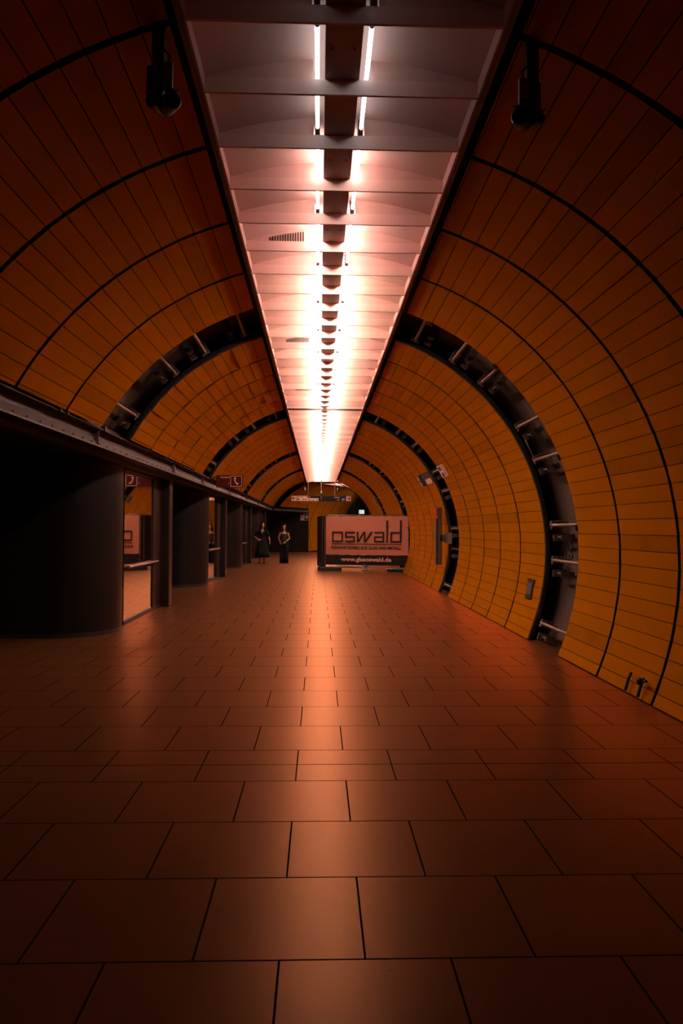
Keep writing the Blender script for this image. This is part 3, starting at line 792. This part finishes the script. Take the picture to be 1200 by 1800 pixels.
# two short hooked stubs at the foot of the right wall
for yy, hk, lb in ((6.62, False, 'short straight black stub at the foot of the right wall'), (6.36, True, 'short black stub with a knob at the foot of the right wall')):
    s = MB(); s.sweep([ring_pt(113.4, 1, yy, 2.965), ring_pt(111.5, 1, yy, 2.955), ring_pt(110.0, 1, yy, 2.96)], [.014, .014, .012], 10)
    o = s.build('wall_stub', M['rubber'], smooth=True, origin=ring_pt(113.4, 1, yy, 2.965))
    if hk:
        k = MB(); k.ball(ring_pt(110.8, 1, yy + .01, 2.935), .028, .028, .032, 12, 8); k.cyl(ring_pt(110.8, 1, yy, 2.955), ring_pt(110.3, 1, yy - .10, 2.94), .011, n=8); k.build('knob', M['rubber'], o, smooth=True)
    tag(o, lb, 'pipe stub', 'stubs at the foot of the right wall')

# ------------------------------------------------------------------ surveillance cameras near the top
def surveillance(X, zt, zb, side, lab):
    Yc = 3.70
    e = empty('surveillance_camera', (X, Yc, zb))
    sg = -1 if side == 'left' else 1; inn = -sg        # towards the tunnel axis
    p = MB().box(X - .032, X + .032, Yc - .02, Yc + .02, zb + .10, zt)
    p.build('pole', M['dark'], e, bevel=.004)
    sl = MB()
    for k in range(5): sl.box(X - .006, X + .006, Yc - .0215, Yc - .019, zb + .26 + k * .055, zb + .285 + k * .055)
    sl.build('pole_slots', M['greybox'], e)
    MB().box(X - .05, X + .035, Yc - .05, Yc + .05, zb + .10, zb + .26).build('clamp_block', M['dark'], e, bevel=.008)
    xa = X + inn * .035; xb = X + inn * .085
    pl_ = MB().box(min(xa, xb), max(xa, xb), Yc - .065, Yc - .045, zb + .125, zb + .27).build('mounting_plate', M['grey_metal'], e, bevel=.003)
    for dz in (.145, .25):
        MB().cyl(((xa + xb) / 2, Yc - .07, zb + dz), ((xa + xb) / 2, Yc - .06, zb + dz), .007, n=10).build('screw', M['dark'], pl_)
    for s2, yaw in ((inn, 25), (sg, -10)):
        c = Vector((X + (inn * .075 if s2 == inn else sg * .005), Yc - .02 - (.05 if s2 == inn else 0), zb + (.05 if s2 == inn else .07))); d = Vector((s2 * math.sin(R_(abs(yaw))), -math.cos(R_(yaw)), -.25)).normalized()
        b = MB(); q = 1 if s2 == inn else .72; b.sweep([c - d * .09, c - d * .075, c + d * .06, c + d * .072], [.028 * q, .040 * q, .042 * q, .036 * q], 20); hb = b.build('camera_body', M['dark'], e, smooth=True)
        MB().cyl(c + d * .071, c + d * .077, .030 * q, n=20).build('lens', M['lens'], hb, smooth=True)
        w = Vector((d.y, -d.x, 0)).normalized(); u = w.cross(d).normalized()
        if u.z < 0: u = -u
        MB().obox(c + u * .045 * q + d * .01, w, d, u, .028 * q, .085, .003).build('sunshield', M['grey_metal'], hb, bevel=.003)
        MB().obox(c - d * .02 + Vector((0, 0, .06)), (1, 0, 0), (0, 1, 0), (0, 0, 1), .014, .014, .05).build('swivel', M['dark'], e)
    cw = MB().sweep([(X + inn * .06, Yc - .05, zb + .27), (X + inn * .07, Yc - .05, zb + .31), (X + inn * .05, Yc - .04, zb + .33), (X + inn * .03, Yc - .02, zb + .36)], [.006] * 4, 8)
    cw.build('cable', M['rubber'], e, smooth=True)
    tag(e, lab, 'camera', 'surveillance cameras hanging beside the ceiling strip')
surveillance(-.83, 4.12, 3.57, 'left', 'black surveillance camera cluster on a pole left of the lit ceiling')
surveillance(1.09, 4.10, 3.53, 'right', 'black surveillance camera cluster on a pole right of the lit ceiling')

# ------------------------------------------------------------------ construction fence with banner
BA = Vector((.27, 25.7, 0)); BB = Vector((3.08, 24.9, 0)); BU = (BB - BA).normalized(); BN = Vector((BU.y, -BU.x, 0)); BL = (BB - BA).length
bf = empty('banner_fence', BA)
def bp(u, z, off=0): return BA + BU * u + Vector((0, 0, z)) + BN * off
# tarpaulin with creases
def cloth(u0, u1, z0, z1, nu, nz, off, amp, name, m, seed):
    rnd = random.Random(seed); mb = MB(); vs = []
    ph = [(rnd.uniform(3, 14), rnd.uniform(-8, 8), rnd.uniform(0, 6), rnd.uniform(.3, 1)) for _ in range(6)]
    for j in range(nz + 1):
        for i in range(nu + 1):
            u = u0 + (u1 - u0) * i / nu; z = z0 + (z1 - z0) * j / nz
            k = sum(abs(math.sin(a * u + b * z + c)) * d for a, b, c, d in ph) / 4
            top = max(0, (z - 1.35) / .6)
            zz = z - (.018 * abs(math.sin(u * 8.2)) * (j == nz))
            vs.append(bp(u, zz, off + amp * (k - .4) * (.45 + top)))
    for j in range(nz + 1):
        for i in range(nu + 1):
            vs.append(Vector(vs[j * (nu + 1) + i]) - BN * .004)
    n1 = (nu + 1) * (nz + 1); fs = []
    for j in range(nz):
        for i in range(nu):
            a = j * (nu + 1) + i; fs += [(a, a + 1, a + nu + 2, a + nu + 1), (n1 + a, n1 + a + nu + 1, n1 + a + nu + 2, n1 + a + 1)]
    mb.add(vs, fs); o = mb.build(name, m, bf)
    o.data.polygons.foreach_set('use_smooth', [True] * len(o.data.polygons)); return o
bn = cloth(0, 2.915, .575, 1.93, 90, 40, .03, .012, 'banner_sheet', M['banner'], 3)
bd = cloth(-.01, 2.915, .215, .575, 60, 8, .03, .008, 'banner_band', M['banner_dark'], 5)
def poly_b(mb, l, off=.050, d=.004): mb.prism([(a, b) for a, b in l], BA + BN * off, BU, (0, 0, 1), BN, d)
def rect(mb, u0, u1, z0, z1): poly_b(mb, [(u0, z0), (u1, z0), (u1, z1), (u0, z1)])
lg = MB(); t = .058
def boxo(u0, u1, z0, z1): rect(lg, u0, u1, z0, z0 + t); rect(lg, u0, u1, z1 - t, z1); rect(lg, u0, u0 + t * 1.05, z0 + t, z1 - t); rect(lg, u1 - t * 1.05, u1, z0 + t, z1 - t)
Z0, Z1 = 1.008, 1.378
boxo(.22, .62, Z0, Z1)                                             # o
zm = (Z0 + Z1) / 2
rect(lg, .69, 1.045, Z1 - t, Z1); rect(lg, .69, .75, zm, Z1 - t); rect(lg, .69, 1.045, zm - t / 2, zm + t / 2); rect(lg, .985, 1.045, Z0 + t, zm - t / 2); rect(lg, .69, 1.045, Z0, Z0 + t)   # s
rect(lg, 1.11, 1.17, Z0, Z1); poly_b(lg, [(1.11, Z0), (1.185, Z0), (1.415, Z1), (1.34, Z1)]); rect(lg, 1.355, 1.415, Z0, Z1); poly_b(lg, [(1.355, Z0), (1.43, Z0), (1.69, Z1), (1.61, Z1)])  # w
rect(lg, 1.735, 2.075, Z1 - t, Z1); rect(lg, 2.015, 2.075, Z0, Z1 - t); rect(lg, 1.72, 2.015, Z0, Z0 + t); rect(lg, 1.72, 1.78, Z0 + t, zm + t / 2); rect(lg, 1.78, 2.015, zm - t / 2, zm + t / 2)  # a
rect(lg, 2.148, 2.210, Z0, 1.765)                                  # l
boxo(2.29, 2.68, Z0, Z1); rect(lg, 2.62, 2.68, Z1, 1.775)          # d
rect(lg, .215, 2.68, .938, .962)
lg.build('logo_lettering', M['logo'], bn)
lettering('INNOVATIONEN AUS GLAS UND METALL', 'slogan_lettering', M['logo'], bn, bp(.205, .775, .052), BU, (0, 0, 1), width=2.465, height=.098, bold=.035)
lettering('www.glasoswald.de', 'web_lettering', M['pink_white'], bd, bp(.545, .352, .050), BU, (0, 0, 1), width=1.785, height=.135, bold=.035)
# fence frame
f = MB()
for u in (-.03, 1.45, 2.93): f.cyl(bp(u, .04), bp(u, 1.96), .021, n=12)
for z in (.13, 1.94): f.cyl(bp(-.03, z), bp(2.93, z), .019, n=12)
f.build('frame', M['fence'], bf, smooth=True)
f = MB()
for i in range(28): f.cyl(bp(.06 + i * .104, .13, -.01), bp(.06 + i * .104, 1.94, -.01), .003, n=5)
f.build('mesh_wires', M['fence'], bf)
sp = MB(); dv = Vector((-.16, 1.0, 0)).normalized()
sp.hexa([bp(-.04, .1) , bp(-.04, .1) + Vector((-.03, 0, 0)), bp(-.04, .1) + dv * 1.6 + Vector((-.03, 0, 0)), bp(-.04, .1) + dv * 1.6,
         bp(-.04, 1.93), bp(-.04, 1.93) + Vector((-.03, 0, 0)), bp(-.04, 1.93) + dv * 1.6 + Vector((-.03, 0, 0)), bp(-.04, 1.93) + dv * 1.6])
sp.build('side_sheet', M['banner_dark'], bf)
pp = MB()
for k, dx in enumerate((-.06, -.14)): pp.cyl(bp(dx, .02, .0) + Vector((0, .1 * k, 0)), bp(dx, 1.94, .0) + Vector((0, .1 * k, 0)), .022, n=12)
pp.cyl(bp(-.04, 1.90), bp(-.15, 1.90) + Vector((0, .1, 0)), .012, n=8); pp.cyl(bp(-.04, .95), bp(-.15, .95) + Vector((0, .1, 0)), .012, n=8)
pp.build('corner_posts', M['fence'], bf, smooth=True)
MB().obox(bp(.18, .065, .05), BU, BN, (0, 0, 1), .37, .12, .065).build('base_block', M['rubber'], bf, bevel=.02)
MB().obox(bp(-.22, .20, -.1), BU, BN, (0, 0, 1), .06, .12, .06).build('base_block', M['rubber'], bf, bevel=.02)
MB().obox(bp(-.20, .07, -.1), BU, BN, (0, 0, 1), .10, .16, .07).build('base_block', M['rubber'], bf, bevel=.02)
MB().obox(bp(2.55, .075, -.12), BU, BN, (0, 0, 1), .38, .12, .07).build('base_block', M['rubber'], bf, bevel=.02)
lo = MB(); lo.cyl(bp(.4, .19, .04), bp(1.2, .15, .05), .016, n=8); lo.cyl(bp(1.25, .11, .05), bp(2.85, .10, .03), .014, n=8); lo.cyl(bp(1.4, .02, .08), bp(1.4, .26, .03), .018, n=8); lo.cyl(bp(1.3, .06, .1), bp(1.5, .06, .1), .03, n=10)
lo.cyl(bp(2.33, .03, .05), bp(2.38, .22, .04), .010, n=8)
lo.build('lower_rails', M['rod'], bf, smooth=True)
ck = MB()
for u, z in ((.05, 1.935), (.5, 1.945), (1.1, 1.94), (1.75, 1.945), (2.35, 1.94), (2.9, 1.93), (2.91, 1.5), (2.915, 1.1), (2.915, .7)): ck.obox(bp(u, z, .035), BU, BN, (0, 0, 1), .012, .012, .022)
ck.cyl(bp(2.80, 1.535, .05), bp(2.93, 1.53, .05), .006, n=6)
ck.build('cable_ties', M['rubber'], bf)
MB().obox(bp(.0, 1.955, 0), BU, BN, (0, 0, 1), .035, .03, .03).build('corner_clamp', M['fence'], bf, bevel=.005)
MB().box(.30, .32, 26.2, 26.4, 0, .02).build('foot_pad', M['rubber'], bf)
tag(bf, 'construction fence with a white printed company banner, right side of the tunnel', 'banner fence')

# ------------------------------------------------------------------ people
def person(loc, H, spec):
    """body = one continuous remeshed surface; figure faces -Y, +X is image right"""
    e = empty('person', (loc[0], loc[1], 0)); e.rotation_euler = (0, 0, spec.get('turn', 0))
    k = H / 1.70
    b = MB()
    def V(*a): return Vector(a) * k
    def sw(pts, rad, n=14, up=None): b.sweep([V(*p) for p in pts], [((r[0] * k, r[1] * k) if isinstance(r, tuple) else r * k) for r in rad], n, up=up)
    hx, hy = spec.get('head', (0, 0))
    # torso: rings (x radius, y radius)
    sw([(0, .01, .80), (0, .01, .86), (0, 0, .93), (0, 0, 1.03), (0, 0, 1.12), (0, -.005, 1.22), (0, -.005, 1.31), (0, .0, 1.37), (0, .005, 1.41)],
       [(.12, .085), (.16, .105), (.165, .11), (.135, .095), (.118, .085), (.138, .100), (.150, .098), (.140, .075), (.06, .05)], 20, up=(0, -1, 0))
    sw([(0, .01, 1.36), (hx * .3, .005, 1.43), (hx * .7, -.005, 1.49)], [.058, .048, .047], 14)
    hc = V(hx, -.015 + hy, 1.585)
    b.ball(hc + V(0, .012, .02), .074 * k, .090 * k, .095 * k, 20, 14)                  # cranium
    yaw = spec.get('face', 0); f = Vector((math.sin(yaw), -math.cos(yaw), 0)); s_ = Vector((math.cos(yaw), math.sin(yaw), 0))
    b.sweep([hc + V(0, 0, .03) + f * .02 * k, hc + V(0, 0, -.04) + f * .028 * k, hc + V(0, 0, -.088) + f * .045 * k, hc + V(0, 0, -.108) + f * .050 * k], [(.066 * k, .066 * k), (.060 * k, .058 * k), (.040 * k, .040 * k), (.02 * k, .02 * k)], 14)
    b.sweep([hc + f * .080 * k + V(0, 0, .015), hc + f * .098 * k + V(0, 0, -.022), hc + f * .082 * k + V(0, 0, -.032)], [.008 * k, .013 * k, .009 * k], 8)   # nose
    for sg in (-1, 1): b.ball(hc + s_ * sg * .070 * k + V(0, .01, -.01), .012 * k, .018 * k, .03 * k, 10, 8)   # ears
    for (sh, el, wr, hand) in spec['arms']:
        sh, el, wr = V(*sh), V(*el), V(*wr)
        b.sweep([sh, sh.lerp(el, .3), sh.lerp(el, .8), el, el.lerp(wr, .25), el.lerp(wr, .7), wr], [.048 * k, .043 * k, .036 * k, .034 * k, .036 * k, .027 * k, .021 * k], 12)
        hd = V(*hand['dir']).normalized(); pn = V(*hand['pal']).normalized(); ac = hd.cross(pn).normalized()
        pc = wr + hd * .045 * k
        b.sweep([wr - hd * .01 * k, wr + hd * .03 * k, wr + hd * .075 * k, wr + hd * .092 * k], [(.020 * k, .014 * k), (.036 * k, .014 * k), (.040 * k, .013 * k), (.034 * k, .010 * k)], 12, up=pn)
        for q, ln in enumerate((.066, .074, .069, .055)):
            o = ac * ((q - 1.5) * .0205 * k); base = wr + hd * .082 * k + o
            p1 = base + hd * ln * .42 * k + pn * .006 * k; p2 = p1 + (hd * .8 + pn * .6).normalized() * ln * .32 * k; p3 = p2 + (hd * .45 + pn * .9).normalized() * ln * .26 * k
            b.sweep([base, p1, p2, p3], [.0095 * k, .009 * k, .0082 * k, .006 * k], 8)
        tb = wr + hd * .03 * k - ac * hand.get('th', 1) * .034 * k
        t1 = tb + (hd * .6 - ac * hand.get('th', 1) * .8 + pn * .2).normalized() * .034 * k; t2 = t1 + (hd * .9 - ac * hand.get('th', 1) * .2 + pn * .4).normalized() * .030 * k
        b.sweep([tb, t1, t2], [.0125 * k, .0105 * k, .0075 * k], 8)
    for (hp_, kn, an, toe) in spec['legs']:
        hp_, kn, an, toe = V(*hp_), V(*kn), V(*an), V(*toe)
        b.sweep([hp_, hp_.lerp(kn, .4), kn, kn.lerp(an, .3), kn.lerp(an, .75), an], [.085 * k, .075 * k, .052 * k, .055 * k, .036 * k, .030 * k], 14)
        b.sweep([an + V(0, .03, -.03), an + V(0, 0, -.035), an.lerp(toe, .6) + V(0, 0, -.01), toe], [(.028 * k, .030 * k), (.034 * k, .032 * k), (.036 * k, .022 * k), (.026 * k, .013 * k)], 12)
    bo = b.build('body', M['skin'], None); bo.parent = e
    r = bo.modifiers.new('one_surface', 'REMESH'); r.mode = 'VOXEL'; r.voxel_size = .0065 * k; r.use_smooth_shade = True
    sm = bo.modifiers.new('soften', 'SMOOTH'); sm.factor = .5; sm.iterations = 3
    def child(mb, n, m, par=e, smooth=True):
        o = mb.build(n, m, None, smooth=smooth); o.parent = par; return o
    # face
    for sg in (-1, 1):
        ey = MB().ball(hc + f * .078 * k + s_ * sg * .028 * k + V(0, 0, .008), .011 * k, .009 * k, .006 * k, 10, 8); child(ey, 'eye', M['eye'], bo)
        bw = MB().sweep([hc + f * .079 * k + s_ * sg * .014 * k + V(0, 0, .026), hc + f * .081 * k + s_ * sg * .03 * k + V(0, 0, .031), hc + f * .068 * k + s_ * sg * .046 * k + V(0, 0, .026)], [.0035 * k] * 3, 6); child(bw, 'eyebrow', M['hair'], bo)
    child(MB().sweep([hc + f * .084 * k - s_ * .022 * k + V(0, 0, -.056), hc + f * .093 * k + V(0, 0, -.056), hc + f * .084 * k + s_ * .022 * k + V(0, 0, -.056)], [.003 * k, .007 * k, .003 * k], 8), 'mouth', M['lip'], bo)
    # hair: cap + falling lengths, open at the face
    h = MB(); n = 36; rows = []
    L = spec['hair']
    prof = [(0.0, .135), (.045, .128), (.078, .10), (.095, .055), (.100, .0), (.102, -.06), (.112, -.13), (.128, -.20), (.130, -.28), (.110, -.36), (.05, -.41)]
    prof = [(a, z if z > -.1 else z * L / .36) for a, z in prof]
    vs = []; fs = []
    for j, (rr, z) in enumerate(prof):
        for i in range(n):
            a = 2 * PI * i / n + yaw + PI / 2           # 0 = back
            fr = max(0, -math.cos(a - yaw - PI / 2))    # 1 towards the face
            rad = rr
            if z < .085: rad = rr * (1 - .0 * fr)
            x = math.cos(a) * rad * 1.02; yv = math.sin(a) * rad * (1.05 if fr == 0 else 1)
            wob = 1 + .05 * math.sin(i * 2.3 + j * .8)
            vs.append(hc + V(x * wob, yv * wob + .012, z))
    for j in range(len(prof) - 1):
        z = prof[j + 1][1]
        for i in range(n):
            am = 2 * PI * (i + .5) / n; fr = -math.cos(am)
            if z < .075 and fr > (.62 if z > -.1 else .35): continue      # face and neck opening
            fs.append((j * n + i, j * n + (i + 1) % n, (j + 1) * n + (i + 1) % n, (j + 1) * n + i))
    h.add(vs, fs); ho = child(h, 'hair', M['hair'])
    so = ho.modifiers.new('thickness', 'SOLIDIFY'); so.thickness = .016 * k; so.offset = -1
    # clothing lofts
    def loft(name, m, rings, n=40, topfun=None, par=e, thick=.006):
        mb = MB(); vs = []; fs = []
        for j, (cx, cy, z, rx, ry, fold) in enumerate(rings):
            for i in range(n):
                a = 2 * PI * i / n
                w = 1 + fold * math.sin(a * 9 + j * .2)
                zz = z
                if topfun: zz = topfun(a, z, j, len(rings))
                vs.append(V(cx + rx * w * math.cos(a), cy + ry * w * math.sin(a), zz))
        for j in range(len(rings) - 1):
            for i in range(n): fs.append((j * n + i, j * n + (i + 1) % n, (j + 1) * n + (i + 1) % n, (j + 1) * n + i))
        mb.add(vs, fs); o = child(mb, name, m, par)
        q = o.modifiers.new('thickness', 'SOLIDIFY'); q.thickness = thick * k; q.offset = 1; return o
    def sleeve(name, m, pts, rads, par=e):
        mb = MB().sweep([V(*p) for p in pts], [r * k for r in rads], 18, cap=False); o = child(mb, name, m, par)
        q = o.modifiers.new('thickness', 'SOLIDIFY'); q.thickness = .005 * k; q.offset = 1; return o
    spec['dress'](loft, sleeve, child, V, k, e)
    return e

def dress_one(loft, sleeve, child, V, k, e):
    def top(a, z, j, n):
        if j < n - 3: return z
        fr = max(0, 1 - abs(((a - 1.5 * PI) + PI) % (2 * PI) - PI) / .62)
        return z - fr * (.05, .115, .20)[j - (n - 3)]
    loft('dress', M['black_cloth'], [(0, -.03, .25, .29, .23, .05), (0, -.02, .45, .265, .205, .045), (0, -.01, .65, .235, .175, .03), (0, 0, .85, .198, .140, .015), (0, 0, .95, .178, .125, .005), (0, 0, 1.06, .142, .106, 0), (0, 0, 1.13, .132, .098, 0),
                                     (0, -.005, 1.22, .152, .116, 0), (0, -.005, 1.30, .165, .114, 0), (0, .0, 1.36, .160, .094, 0), (0, .004, 1.41, .105, .066, 0)], topfun=top)
    sleeve('sleeve', M['black_cloth'], [(-.125, 0, 1.365), (-.19, 0, 1.30), (-.235, .01, 1.19), (-.25, .01, 1.13)], [.064, .068, .064, .066])
    sleeve('sleeve', M['black_cloth'], [(.125, 0, 1.365), (.19, 0, 1.30), (.235, 0, 1.19), (.25, 0, 1.12)], [.064, .068, .070, .074])
    for x, y in ((-.085, -.02), (.085, -.06)):
        s = MB(); s.sweep([V(x, y + .05, .05), V(x, y - .03, .045), V(x, y - .12, .03), V(x, y - .17, .02)], [(.036 * k, .04 * k), (.043 * k, .038 * k), (.045 * k, .026 * k), (.026 * k, .014 * k)], 14)
        s.box(V(x - .022, 0, 0).x, V(x + .022, 0, 0).x, V(0, y + .03, 0).y, V(0, y + .065, 0).y, 0.0, .05 * k)
        s.box(V(x - .03, 0, 0).x, V(x + .03, 0, 0).x, V(0, y - .16, 0).y, V(0, y - .04, 0).y, 0.0, .02 * k)
        child(s, 'shoe', M['shoe'])
    nk = MB().sweep([V(-.045, -.075, 1.40), V(-.02, -.115, 1.30), V(0, -.124, 1.255), V(.02, -.115, 1.30), V(.045, -.075, 1.40)], [.0035 * k] * 5, 6); child(nk, 'necklace', M['bright_steel'])
    bt = MB().ball(V(-.06, -.117, 1.0), .02 * k, .012 * k, .02 * k, 12, 8); bt.box(V(-.13, 0, 0).x, V(.0, 0, 0).x, V(0, -.122, 0).y, V(0, -.108, 0).y, .955 * k, .975 * k); child(bt, 'belt_buckle', M['bright_steel'])
def dress_two(loft, sleeve, child, V, k, e):
    loft('top', M['grey_cloth'], [(0, 0, .98, .160, .116, .004), (0, 0, 1.05, .140, .102, 0), (0, 0, 1.12, .128, .094, 0), (0, -.005, 1.21, .150, .112, 0), (0, -.005, 1.275, .158, .112, 0), (0, -.004, 1.30, .154, .107, 0)])
    for sx in (-1, 1):
        st = MB().sweep([V(sx * .085, -.095, 1.29), V(sx * .095, -.07, 1.36), V(sx * .095, 0, 1.395), V(sx * .09, .07, 1.36), V(sx * .085, .09, 1.29)], [(.012 * k, .006 * k)] * 5, 8); child(st, 'strap', M['grey_cloth'])
    loft('trousers', M['black_cloth'], [(0, .0, .76, .185, .135, .0), (0, .005, .84, .182, .132, .0), (0, .005, .92, .178, .126, .0), (0, 0, 1.0, .158, .112, 0)])
    for sx in (-1, 1):
        loft('trouser_leg', M['black_cloth'], [(sx * .095, -.03, .015, .098, .115, .03), (sx * .094, -.02, .25, .092, .100, .02), (sx * .092, -.01, .5, .090, .095, .01), (sx * .09, 0, .68, .096, .108, 0), (sx * .088, .005, .82, .098, .116, 0)], n=26)
        s = MB(); s.sweep([V(sx * .09, .03, .04), V(sx * .09, -.05, .04), V(sx * .092, -.13, .03), V(sx * .094, -.185, .02)], [(.034 * k, .036 * k), (.040 * k, .036 * k), (.042 * k, .026 * k), (.024 * k, .014 * k)], 14)
        s.box(V(sx * .09 - .035, 0, 0).x, V(sx * .09 + .035, 0, 0).x, V(0, -.18, 0).y, V(0, .06, 0).y, 0, .018 * k); child(s, 'shoe', M['shoe'])

p1 = person((-2.37, 30.75), 1.71, dict(head=(.02, 0), face=R_(28), hair=.30, turn=R_(4), dress=dress_one,
    arms=[((-.165, 0, 1.355), (-.30, .03, 1.11), (-.185, -.105, 1.01), dict(dir=(.85, -.2, -.25), pal=(.2, .9, 0), th=1)),
          ((.165, 0, 1.355), (.275, .03, 1.10), (.315, -.09, .93), dict(dir=(.15, -.35, -.9), pal=(-.8, .3, 0), th=-1))],
    legs=[((-.085, .01, .86), (-.09, -.01, .48), (-.085, .01, .095), (-.085, -.13, .03)), ((.085, .01, .86), (.09, -.05, .48), (.085, -.03, .095), (.085, -.17, .03))]))
tag(p1, 'woman in a black V-neck midi dress walking with one hand at her waist', 'person')
p2 = person((-1.45, 30.8), 1.62, dict(head=(0, 0), face=R_(-8), hair=.42, turn=R_(-3), dress=dress_two,
    arms=[((-.16, 0, 1.355), (-.255, .03, 1.12), (-.175, -.10, .96), dict(dir=(.35, -.2, -.85), pal=(.5, .6, 0), th=1)),
          ((.16, 0, 1.355), (.235, .02, 1.10), (.085, -.165, .955), dict(dir=(-.75, -.1, -.5), pal=(-.1, .9, -.2), th=-1))],
    legs=[((-.085, .01, .86), (-.09, -.01, .48), (-.09, .02, .09), (-.09, -.13, .03)), ((.085, .01, .86), (.09, -.02, .48), (.09, .0, .09), (.09, -.15, .03))]))
tag(p2, 'woman in a grey strappy top and wide black trousers, hands at her waist', 'person')
# small dark handbag strap thing at the first woman's elbow
hb = empty('handbag', (-2.70, 30.72, 1.0))
o = MB().sweep([(-2.60, 30.70, 1.16), (-2.68, 30.70, 1.22), (-2.76, 30.70, 1.17), (-2.72, 30.70, 1.09), (-2.62, 30.70, 1.08)], [.008] * 5, 8).build('strap', M['grey_metal'], hb, smooth=True)
MB().ball((-2.70, 30.74, 1.02), .07, .04, .075, 14, 10).build('bag', M['rubber'], hb, smooth=True)
tag(hb, 'small dark bag on the arm of the woman in the black dress', 'bag')

# ------------------------------------------------------------------ camera
f_, yaw, pitch, roll, h = 1282.67, .0311, .0218, .0052, 1.5045
cy, sy, cp, sp_ = math.cos(yaw), math.sin(yaw), math.cos(pitch), math.sin(pitch)
fw = Vector((sy * cp, cy * cp, sp_)); rt = Vector((cy, -sy, 0)); up = rt.cross(fw)
r2 = rt * math.cos(roll) + up * math.sin(roll); u2 = -rt * math.sin(roll) + up * math.cos(roll)
cd = bpy.data.cameras.new('camera'); cam = bpy.data.objects.new('camera', cd); COL.objects.link(cam)
mx = Matrix((( r2.x, u2.x, -fw.x, 0), (r2.y, u2.y, -fw.y, 0), (r2.z, u2.z, -fw.z, h), (0, 0, 0, 1)))
cam.matrix_world = mx
cd.sensor_fit = 'HORIZONTAL'; cd.sensor_width = 36; cd.lens = 36 * f_ / 1200; cd.clip_start = .05; cd.clip_end = 200
S.camera = cam
w = bpy.data.worlds.new('world'); S.world = w; w.use_nodes = True
w.node_tree.nodes['Background'].inputs[0].default_value = (0, 0, 0, 1); w.node_tree.nodes['Background'].inputs[1].default_value = 0
S.view_settings.view_transform = 'Standard'; S.view_settings.look = 'None'; S.view_settings.exposure = 0; S.view_settings.gamma = 1
S.view_settings.use_curve_mapping = False
S.cycles.use_denoising = True
S.cycles.max_bounces = 10; S.cycles.diffuse_bounces = 5; S.cycles.glossy_bounces = 5
